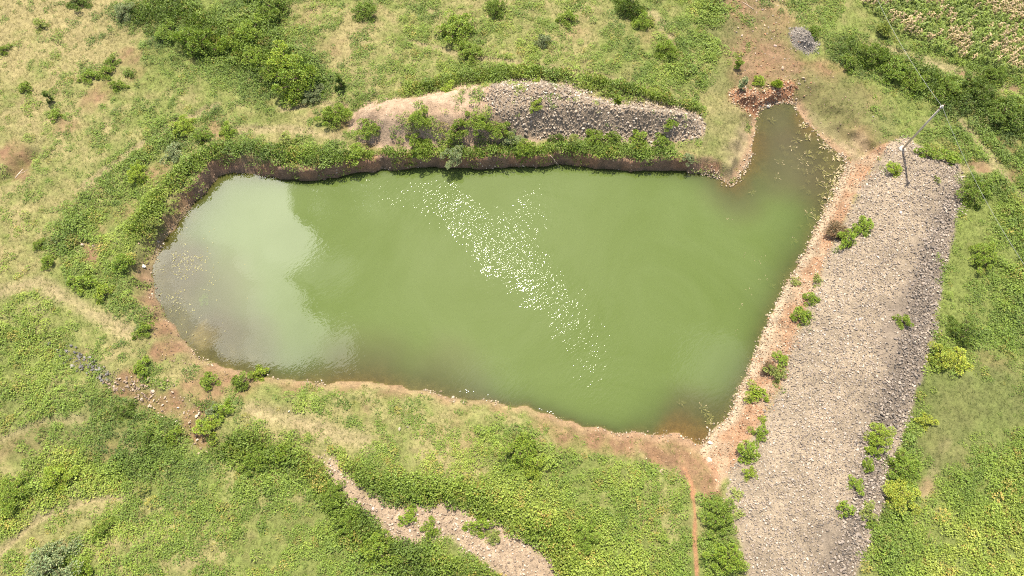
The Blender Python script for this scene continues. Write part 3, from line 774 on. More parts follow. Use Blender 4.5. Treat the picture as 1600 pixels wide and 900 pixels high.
regions = [('north', 'leafy green weeds on the slope above the spoil heap, north of the pond', (PY < 245) & (PX >= 400) & (PX < 1190)),
           ('west', 'scattered green weeds over the dry turf west of the pond', (PX < 400) & (PY < 560)),
           ('far', 'dense weeds below the crop field, past the pole', (PX >= 1190) & (PY < 260)),
           ('east', 'dense green weeds east of the gravel embankment', (PX >= 1190) & (PY >= 260)),
           ('south', 'green weeds along the stony gully south of the pond', None)]
done = np.zeros(len(X), bool)
for nm, lab, s in regions:
    s = ~done if s is None else (s & ~done)
    done |= s
    V, Fc, Cc = instantiate([a[0] for a in WT], [a[1] for a in WT], X[s], Y[s], Zp[s] - .03, sc[s], tint[s], zsc=zs[s])
    if nm == 'north': BX, BY, bv, bn = big_weeds()
    bpx, bpy_ = to_px(BX, BY)
    q = {'north': (bpy_ < 245) & (bpx >= 400) & (bpx < 1190), 'west': (bpx < 400) & (bpy_ < 560), 'far': (bpx >= 1190) & (bpy_ < 260), 'east': (bpx >= 1190) & (bpy_ >= 260),
         'south': ((bpx < 1190) & (bpy_ >= 560)) | ((bpx >= 400) & (bpx < 1190) & (bpy_ >= 245))}[nm]
    bs_ = (.30 + .25 * np.clip(bv[q] - .4, 0, .8)) * rng.uniform(.7, 1.45, q.sum())
    V2, F2, C2 = instantiate([a[0] for a in BT], [a[1] for a in BT], BX[q], BY[q], bilin(Z, BX[q], BY[q]) - .03, bs_, leaf_tint(BX[q], BY[q], .6), zsc=bs_ * rng.uniform(.9, 1.7, q.sum()))
    F2 = F2 + len(V); V = np.concatenate([V, V2]); Fc = np.concatenate([Fc, F2]); Cc = np.concatenate([Cc, C2])
    tag(make_mesh('weeds', V, Fc, LEAF, False, {'tint': Cc}), lab, 'weeds', kind='stuff')
print('weeds', len(X))

# short grass
X, Y, PX, PY = scatter(.26, (-68, 68, -4, 66))
m = masks(X, Y)
dry = lut(DG, X, Y) / 9
gn = fbm(X, Y, 1.0, 421, 3)
v2 = .82 + (gn - .5) * 2.0 - blobmap(RED, X, Y) * .55 - .8 * sstep(.7, .2, m['path'])
inlet = blobmap(SANDY + [(1310,215,50,.6)], X, Y)
v2 -= inlet * .7
ok = (m['sd'] > .45) & (m['bank'] > 0) & (m['red'] > .1) & (m['heap'] > .1) & (m['redheap'] > 0) & (m['grey'] > 0) & (m['gully'] > 0) & (poly_sd(X, Y, CROP) > 0)
k = ok & (rng.uniform(0, 1, X.shape) < v2)
X, Y, dry, gn = X[k], Y[k], dry[k], gn[k]
td = np.clip(sstep(.36, .95, dry + (fbm(X, Y, 4, 431) - .5) * .6 + (gn - .5) * .5), 0, 1)[:, None] 
tint = np.array((.145, .178, .038)) * (1 - td) + np.array((.255, .225, .092)) * td
dl = np.clip(blobmap(DULL, X, Y), 0, 1)[:, None] * .75
tint = tint * (1 - dl) + np.array((.105, .132, .034)) * dl
tint = tint * rng.uniform(.75, 1.25, (len(X), 1))
sc = rng.uniform(.13, .27, X.shape)
V, Fc, Cc = instantiate([a[0] for a in GT], [a[1] for a in GT], X, Y, bilin(Z, X, Y) - .02, sc, tint)
tag(make_mesh('grass', V, Fc, GRASSM, False, {'tint': Cc}), 'short green and straw coloured grass covering the open ground', 'grass', kind='stuff')
print('grass', len(X))

# ------------------------------------------------------------------ maize field in the far right corner
def maize_template(n=9):
    V = []; S = []
    for i in range(n):
        th = i * 2.4 + rng.uniform(-.5, .5); h0 = .25 + .7 * i / n; ln = rng.uniform(.45, .75); w = .12
        pts = []
        for j in range(4):
            t_ = j / 3
            pts.append(((t_ * ln) * .9, h0 + ln * (.55 * t_ - .85 * t_ * t_), w * (1 - t_ * .95) + .004))
        for j in range(3):
            q = []
            for (r_, z_, w_), sg in ((pts[j], -1), (pts[j], 1), (pts[j + 1], 1), (pts[j + 1], -1)):
                q.append((r_ * math.cos(th) - sg * w_ * math.sin(th), r_ * math.sin(th) + sg * w_ * math.cos(th), z_))
            V += q; S += [rng.uniform(.75, 1.2)] * 4
    for k_ in range(3):
        th = k_ * 2.09
        a, b = (math.cos(th) * .02, math.sin(th) * .02), (math.cos(th + 2.09) * .02, math.sin(th + 2.09) * .02)
        V += [(a[0], a[1], 0), (b[0], b[1], 0), (b[0] * .5, b[1] * .5, 1.05), (a[0] * .5, a[1] * .5, 1.05)]; S += [.8] * 4
    return np.array(V), np.array(S)
MT = [maize_template() for _ in range(8)]
ang = R(-24); xs_, ys_ = np.meshgrid(np.arange(10, 80, .5), np.arange(20, 110, .8))
xs_ = xs_.ravel() + rng.uniform(-.12, .12, xs_.size); ys_ = ys_.ravel() + rng.uniform(-.07, .07, ys_.size)
X = xs_ * math.cos(ang) - ys_ * math.sin(ang); Y = xs_ * math.sin(ang) + ys_ * math.cos(ang)
PX, PY = to_px(X, Y)
k = (poly_sd(X, Y, CROP) < -.2) & (PX < 1700) & (PY > -80) & (X < 67) & (Y < 65.5) & (rng.uniform(0, 1, X.shape) < .93)
X, Y, PX, PY = X[k], Y[k], PX[k], PY[k]
dryp = sstep(.38, .60, fbm(X, Y, 2.4, 441, 3) * 1.3 - .12 + (PX - 1520) / 900 + (PY - 50) / 900)
isd = rng.uniform(0, 1, X.shape) < .12 + .68 * dryp
tint = np.where(isd[:, None], np.array((.40, .30, .17)) * rng.uniform(.8, 1.2, (len(X), 1)), np.array((.17, .225, .038)) * rng.uniform(.7, 1.25, (len(X), 1)))
V, Fc, Cc = instantiate([a[0] for a in MT], [a[1] for a in MT], X, Y, bilin(Z, X, Y) - .02, rng.uniform(.6, .85, X.shape), tint, zsc=rng.uniform(.9, 1.4, X.shape))
tag(make_mesh('maize_crop', V, Fc, GRASSM, False, {'tint': Cc}), 'ripening maize crop, green and straw coloured, in rows beyond the pole', 'crop', kind='stuff')
print('maize', len(X))
# weeds between the rows
X, Y, PX, PY = scatter(.42, (10, 67, 25, 65.5))
k = poly_sd(X, Y, CROP) < 0; X, Y = X[k], Y[k]
V, Fc, Cc = instantiate([a[0] for a in WT], [a[1] for a in WT], X, Y, bilin(Z, X, Y), rng.uniform(.15, .32, X.shape), leaf_tint(X, Y))
tag(make_mesh('weeds', V, Fc, LEAF, False, {'tint': Cc}), 'low weeds growing between the maize rows in the corner', 'weeds', kind='stuff')

# ------------------------------------------------------------------ stones
GREYP = [(1440,420,40,1),(1420,480,45,1),(1400,560,45,1),(1380,640,40,.9),(1330,760,40,.9),(1300,850,50,.8),(1260,600,26,.7),(1255,490,22,.7),(1235,700,26,.7),(1420,270,30,.5),(1210,800,40,.5)]
def tone(x, y): return (.72 + .34 * fbm(x, y, 3.5, 513, 3) + .30 * fbm(x, y, .9, 514, 2)) * (1 - .26 * np.clip(blobmap(GREYP, x, y), 0, 1))
def stones(name, label, poly, step, smin, smax, cols, zoff=.2, prob=1.0, power=2.5, fade=.8, extra=None, cat='gravel', sdmin=-.2):
    bx = np.array(poly)
    xs = np.arange(bx[:, 0].min() - 1, bx[:, 0].max() + 1, step); ys = np.arange(max(bx[:, 1].min() - 1, -4.5), bx[:, 1].max() + 1, step)
    X, Y = np.meshgrid(xs, ys); X = X.ravel() + rng.uniform(-.5, .5, X.size) * step; Y = Y.ravel() + rng.uniform(-.5, .5, Y.size) * step
    d = poly_sd(X, Y, poly) + (fbm(X, Y, 1.2, 501) - .5) * 1.3
    k = (rng.uniform(0, 1, X.shape) < prob * sstep(.45, -fade, d) ** .8) & (poly_sd(X, Y, shore) > sdmin)
    if extra is not None: k &= extra(X, Y)
    X, Y = X[k], Y[k]
    s = smin + (smax - smin) * rng.uniform(0, 1, X.shape) ** power
    cols = np.array(cols); tint = cols[rng.integers(0, len(cols), len(X))] * rng.uniform(.75, 1.25, (len(X), 1)) * tone(X, Y)[:, None]
    zoff = zoff + .12
    V, Fc, Cc = instantiate(STONES, None, X, Y, bilin(Z, X, Y) + s * zoff, s, tint, faces_of=ICOF, tiltmax=.5)
    o = tag(make_mesh(name, V, Fc, STONE, False, {'tint': Cc}), label, cat, kind='stuff')
    print(name, len(X)); return o
PALE = [(.295,.240,.190),(.265,.212,.168),(.225,.180,.142),(.36,.300,.245),(.25,.196,.152),(.165,.137,.112)]
DARKS = [(.20,.165,.135),(.27,.22,.18),(.14,.118,.10),(.36,.30,.24),(.22,.178,.145),(.30,.245,.195)]
HEAPC = [(.30,.245,.185),(.22,.178,.135),(.38,.315,.25),(.17,.138,.108),(.25,.20,.145)]
REDC = [(.27,.14,.075),(.32,.19,.112),(.21,.105,.058),(.36,.25,.165),(.26,.165,.10)]
TANC = [(.36,.28,.195),(.30,.23,.152),(.42,.34,.255),(.26,.19,.125)]
notdark = lambda x, y: poly_sd(x, y, BANK_DARK) + (fbm(x, y, 1.5, 511) - .5) * 3 + (fbm(x, y, 5, 512) - .5) * 5 + rng.normal(0, .8, x.shape) > -.4
stones('gravel', 'pale pinkish broken stone covering the embankment east of the pond', BANKG, .14, .036, .14, PALE, power=2.0, extra=notdark)
stones('rubble', 'coarse darker rubble along the outer edge of the gravel embankment', BANK_DARK, .165, .055, .19, DARKS, fade=1.4, power=2.0)
stones('rubble', 'loose grey-brown rubble piled on the spoil heap north of the pond', HEAP_ROCK, .155, .05, .20, HEAPC, fade=.5)
stones('gravel', 'fine pale gravel on the bare west end of the spoil heap', HEAP, .26, .02, .08, TANC, prob=.55, extra=lambda x, y: poly_sd(x, y, HEAP_ROCK) > 0)
stones('gravel', 'orange and tan stones between the waterline and the gravel embankment', REDSTRIP, .135, .035, .13, REDC + TANC, prob=.8)
stones('rubble', 'reddish broken stones heaped at the head of the inlet', REDHEAP, .18, .06, .18, REDC + TANC, prob=.95, fade=.3)
stones('rubble', 'small grey stones dumped beside the dirt track', GREYHEAP, .15, .05, .15, [(.24,.21,.185),(.18,.158,.14),(.30,.265,.235)], fade=.2)
stones('rubble', 'pale tan stones lining the gully south of the pond', GULLY, .18, .04, .17, [(.33,.255,.185),(.27,.20,.142),(.40,.32,.245),(.21,.155,.11)], prob=.95, fade=.4)
stones('rubble', 'dark grey stones among weeds at the left, below the dry turf', ROCKA, .2, .08, .24, [(.10,.092,.084),(.13,.12,.108),(.17,.155,.14)], prob=.6, fade=.3)
stones('rubble', 'pinkish stones below the dark ones, at the head of the drain', ROCKB, .2, .07, .22, [(.28,.21,.155),(.22,.16,.115)], prob=.7, fade=.3)
stones('rubble', 'pinkish stones in the washed-out drain between the turf and the lower hedge', DRAIN, .24, .05, .2, [(.33,.25,.18),(.27,.19,.13),(.38,.30,.23)], prob=.5, fade=.3)
stones('gravel', 'sparse reddish stones on the dirt track above the inlet', PL([(1135,-60),(1240,-60),(1250,100),(1290,140),(1245,150),(1165,150),(1150,100)]), .34, .04, .16, REDC + [(.34,.27,.22)], prob=.5)
stones('soil_clods', 'loose reddish clods and pebbles over the bare soil at the south-east shore', PL([(860,655),(960,672),(1045,678),(1100,700),(1125,760),(1120,800),(1070,765),(1000,735),(900,700)], .8), .26, .025, .09, [(.24,.14,.085),(.30,.20,.13),(.19,.115,.07)], prob=.7, cat='clods', sdmin=.1)
stones('soil_clods', 'loose clods and small stones on the brown bare ground right of the inlet', PL([(1245,95),(1300,110),(1400,190),(1400,225),(1330,262),(1290,215),(1245,165)]), .34, .025, .10, [(.22,.14,.09),(.30,.225,.15),(.18,.12,.075)], prob=.6, cat='clods', sdmin=.1)
stones('soil_clods', 'crumbled brown earth and stones at the foot of the west bank', PL([(335,268),(270,320),(232,375),(208,420),(218,480),(240,550),(300,600),(370,600),(372,582),(300,556),(262,505),(238,430),(262,365),(315,305)], .6), .2, .03, .12, [(.20,.13,.085),(.27,.19,.13),(.15,.10,.07)], prob=.6, cat='clods', sdmin=-.3)
# the line of stones at the waterline, east and south
line = []
for a in shore:
    line.append(a)
sx = np.array([p[0] for p in shore]); sy = np.array([p[1] for p in shore]); sw = np.array(sh_w)
reps = 34
X = np.repeat(sx, reps) + rng.normal(0, .22, len(sx) * reps); Y = np.repeat(sy, reps) + rng.normal(0, .22, len(sx) * reps); W_ = np.repeat(sw, reps)
pxs, pys = to_px(X, Y, 0)
prob = np.where((pxs > 1090) & (pys > 240) & (pys < 700), .95, np.where(W_ > 1.0, .28, .12))
prob = np.where((pxs > 1185) & (pxs < 1245) & (pys < 180), 1.0, prob)
k = (rng.uniform(0, 1, X.shape) < prob * np.where(pxs > 1090, .55 + .45 * sstep(.4, .55, fbm(X, Y, 1.3, 521)), 1.3 * sstep(.48, .62, fbm(X, Y, 1.8, 521))))
X, Y = X[k], Y[k]; pxs = pxs[k]
s = .03 + .12 * rng.uniform(0, 1, X.shape) ** 2.2
tint = np.array(TANC)[rng.integers(0, 4, len(X))] * rng.uniform(.7, 1.2, (len(X), 1)); 
V, Fc, Cc = instantiate(STONES, None, X, Y, bilin(Z, X, Y) + s * .25, s, tint, faces_of=ICOF, tiltmax=.5)
tag(make_mesh('shore_stones', V, Fc, STONE, False, {'tint': Cc}), 'small stones strewn along the waterline all round the pond', 'stones', kind='stuff')

# larger blocks that stand out
def rock(px, py, r, label, col, z=1.4, group=None):
    x, y = P(px, py, z)
    x, y = P(px, py, hz(x, y))
    T = STONES[rnd.randrange(len(STONES))]
    # one more subdivision with jitter gives a broken, faceted block
    V = [tuple(a) for a in T]; Fc = []; cache = {}
    def mid(a, b):
        key = (min(a, b), max(a, b))
        if key not in cache:
            q = [(V[a][i] + V[b][i]) / 2 * 1.08 + rnd.uniform(-.06, .06) for i in range(3)]; V.append(tuple(q)); cache[key] = len(V) - 1
        return cache[key]
    for a, b, c in ICOF:
        ab, bc, ca = mid(a, b), mid(b, c), mid(c, a); Fc += [(a, ab, ca), (b, bc, ab), (c, ca, bc), (ab, bc, ca)]
    V = np.array(V) * r
    o = make_mesh('rock', V, np.array(Fc), STONE, False, {'tint': np.ones((len(V), 3)) * np.array(col)})
    o.location = (x, y, hz(x, y) + r * .22); o.rotation_euler.z = rnd.uniform(0, 6)
    return tag(o, label, 'rock', group)
rock(1107, 719, .34, 'pale rounded boulder at the south-east corner where the path meets the gravel', (.48, .39, .29), 1)
rock(1109, 692, .24, 'pale stone right at the south-east tip of the water', (.46, .38, .29), .3)
rock(1199, 168, .28, 'largest pale stone at the waterline at the head of the inlet', (.45, .39, .32), .2)
rock(1255, 123, .24, 'single tan rock on bare soil right of the red stone heap', (.42, .30, .20))
rock(1211, 72, .2, 'pinkish rock on the dirt track left of the grey stone heap', (.44, .32, .26))
rock(1222, 107, .26, 'flat tan rock on the dirt track just above the red stone heap', (.42, .29, .20))
rock(866, 135, .26, 'pale block near the top of the rubble heap, right of a small weed', (.48, .42, .36), 3)
rock(1407, 333, .2, 'pale stone lying on top of the gravel embankment below the pole', (.5, .44, .38), 2.6)
rock(1343, 499, .18, 'grey stone alone in the middle of the gravel embankment', (.30, .28, .27), 2.6)
rock(624, 670, .2, 'pale stone on the turf left of the middle of the south bank', (.33, .27, .2))
rock(637, 667, .13, 'small pale stone just right of another on the south bank turf', (.33, .27, .2))
rock(452, 643, .12, 'small whitish stone on the worn strip south-west of the pond', (.5, .46, .38))
rock(1364, 301, .15, 'white stone on the grass east of the inlet', (.55, .48, .4)) if False else rock(1364, 182, .15, 'whitish stone on brown grass left of the pole', (.55, .48, .4))
rock(130, 383, .26, 'pinkish lump of earth on the bare patch left of the pond', (.42, .3, .23))
rock(147, 385, .2, 'smaller pink stone on the bare patch left of the pond', (.46, .34, .27))
rock(1034, 735, .2, 'red-brown stone on bare soil beside the south-east shore', (.38, .25, .18), .8)

# ------------------------------------------------------------------ bushes
def tube(V, Fc, p0, p1, r0, r1, n=5):
    p0 = Vector(p0); p1 = Vector(p1); d = (p1 - p0).normalized(); a = d.orthogonal().normalized(); b = d.cross(a)
    k = len(V)
    for p, r in ((p0, r0), (p1, r1)):
        for i in range(n):
            th = 2 * math.pi * i / n; q = p + (a * math.cos(th) + b * math.sin(th)) * r; V.append(tuple(q))
    for i in range(n): Fc.append((k + i, k + (i + 1) % n, k + n + (i + 1) % n, k + n + i))

def bush_proto(nleaf, ll, hgt, lobes, spread=.95, narrow=False, feather=False):
    """crown of unit radius: a handful of lobes at different heights, each a shell of leaves; thing > foliage, stem"""
    cs = []
    for i in range(lobes):
        a = i * 2.4 + rng.uniform(-.4, .4); rr_ = spread * math.sqrt((i + .3) / lobes)
        rr_ *= rng.uniform(.75, 1.3); cs.append((rr_ * math.cos(a), rr_ * math.sin(a), hgt * (rng.uniform(.30, 1.0) - .45 * rr_), rng.uniform(.14, .36)))
    per = nleaf // lobes
    pos = []; d = []; nr = []
    for (cx, cy, cz, r) in cs:
        w = unit(rng.normal(0, 1, (per, 3))); w[:, 2] = np.abs(w[:, 2]) * 1.0 - .25
        w = unit(w)
        rad = r * rng.uniform(.35, 1.12, (per, 1)) ** .6
        p = np.array([cx, cy, cz]) + w * rad * np.array([1, 1, .85])
        if feather: p += rng.normal(0, .08, p.shape)
        p[:, 2] = np.maximum(p[:, 2], .05)
        dd_ = unit(w * .8 + rng.normal(0, .55, (per, 3)))
        n_ = unit(w * .45 + np.array([0, 0, .8]) + rng.normal(0, .35, (per, 3))); n_ = unit(n_ - (n_ * dd_).sum(1, keepdims=True) * dd_)
        pos.append(p); d.append(dd_); nr.append(n_)
    pos = np.concatenate(pos); d = np.concatenate(d); nr = np.concatenate(nr); n = len(pos)
    L_ = ll * rng.uniform(.6, 1.3, n)
    V = leaf_quads(pos, d, nr, L_, L_ * (.22 if feather else .55))
    top = np.repeat(rng.uniform(.7, 1.3, n), 4)
    tint = np.stack([top * np.repeat(rng.uniform(.85, 1.2, n), 4), top, top * .9], 1)
    fol = (V, np.arange(len(V)).reshape(-1, 4), tint)
    sv = []; sf = []
    for (cx, cy, cz, r) in cs:
        mid = (cx * .35, cy * .35, cz * .45)
        tube(sv, sf, (cx * .05, cy * .05, -.1), mid, .05, .035); tube(sv, sf, mid, (cx, cy, cz), .035, .014)
        for _ in range(3):
            tube(sv, sf, (cx * .8, cy * .8, cz * .85), (cx + rng.uniform(-1, 1) * r, cy + rng.uniform(-1, 1) * r, cz + rng.uniform(0, .8) * r), .014, .006, 4)
    return fol, (np.array(sv), np.array(sf))
protos = {}
def add_proto(key, *a, **kw):
    fol, stm = bush_proto(*a, **kw)
    fo = make_mesh('foliage', fol[0], fol[1], BUSHLEAF, False, {'tint': fol[2]}); so = make_mesh('stem', stm[0], stm[1], WOOD)
    protos.setdefault(key, []).append((fo.data, so.data))
    bpy.data.objects.remove(fo); bpy.data.objects.remove(so)
for i in range(3): add_proto('big', 4400, .088, .95, 22)
for i in range(3): add_proto('mid', 1700, .13, .85, 13)
for i in range(3): add_proto('small', 520, .21, .8, 9)
for i in range(2): add_proto('tall', 900, .20, 2.0, 8, .45)
for i in range(1): add_proto('feather', 2200, .26, 1.0, 7, .5, feather=True)
BC = {'brown': (.15,.105,.06), 'green': (.175,.245,.028), 'dark': (.105,.155,.022), 'grey': (.20,.24,.12), 'lime': (.23,.30,.034), 'yellow': (.31,.35,.050), 'pale': (.23,.27,.07), 'mid': (.145,.21,.026)}

def bush(px, py, r, label, col='green', shape=None, hs=1.0, z=1.4, name='bush'):
    rm = r * mpp(px, py) * 1.08
    x, y = P(px, py, z); hh = hz(x, y) + rm * .35
    x, y = P(px, py, hh)
    gz = hz(x, y)
    key = shape or ('big' if rm > 1.05 else 'mid' if rm > .62 else 'small')
    fo, so = rnd.choice(protos[key])
    root = bpy.data.objects.new(name, None); C.objects.link(root)
    root.location = (x, y, gz); root.rotation_euler.z = rnd.uniform(0, 6.28)
    root.scale = (rm * rnd.uniform(.95, 1.2), rm * rnd.uniform(.75, 1.1), rm * hs)
    f_ = bpy.data.objects.new('foliage', fo); f_.parent = root; C.objects.link(f_)
    c = BC[col]; j = rnd.uniform(.9, 1.12); f_.color = (c[0] * j, c[1] * j, c[2] * j, 1)
    s_ = bpy.data.objects.new('stem', so); s_.parent = root; C.objects.link(s_)
    return tag(root, label, 'bush' if name == 'bush' else 'plant', 'bushes around the pond' if name == 'bush' else 'small plants around the pond')

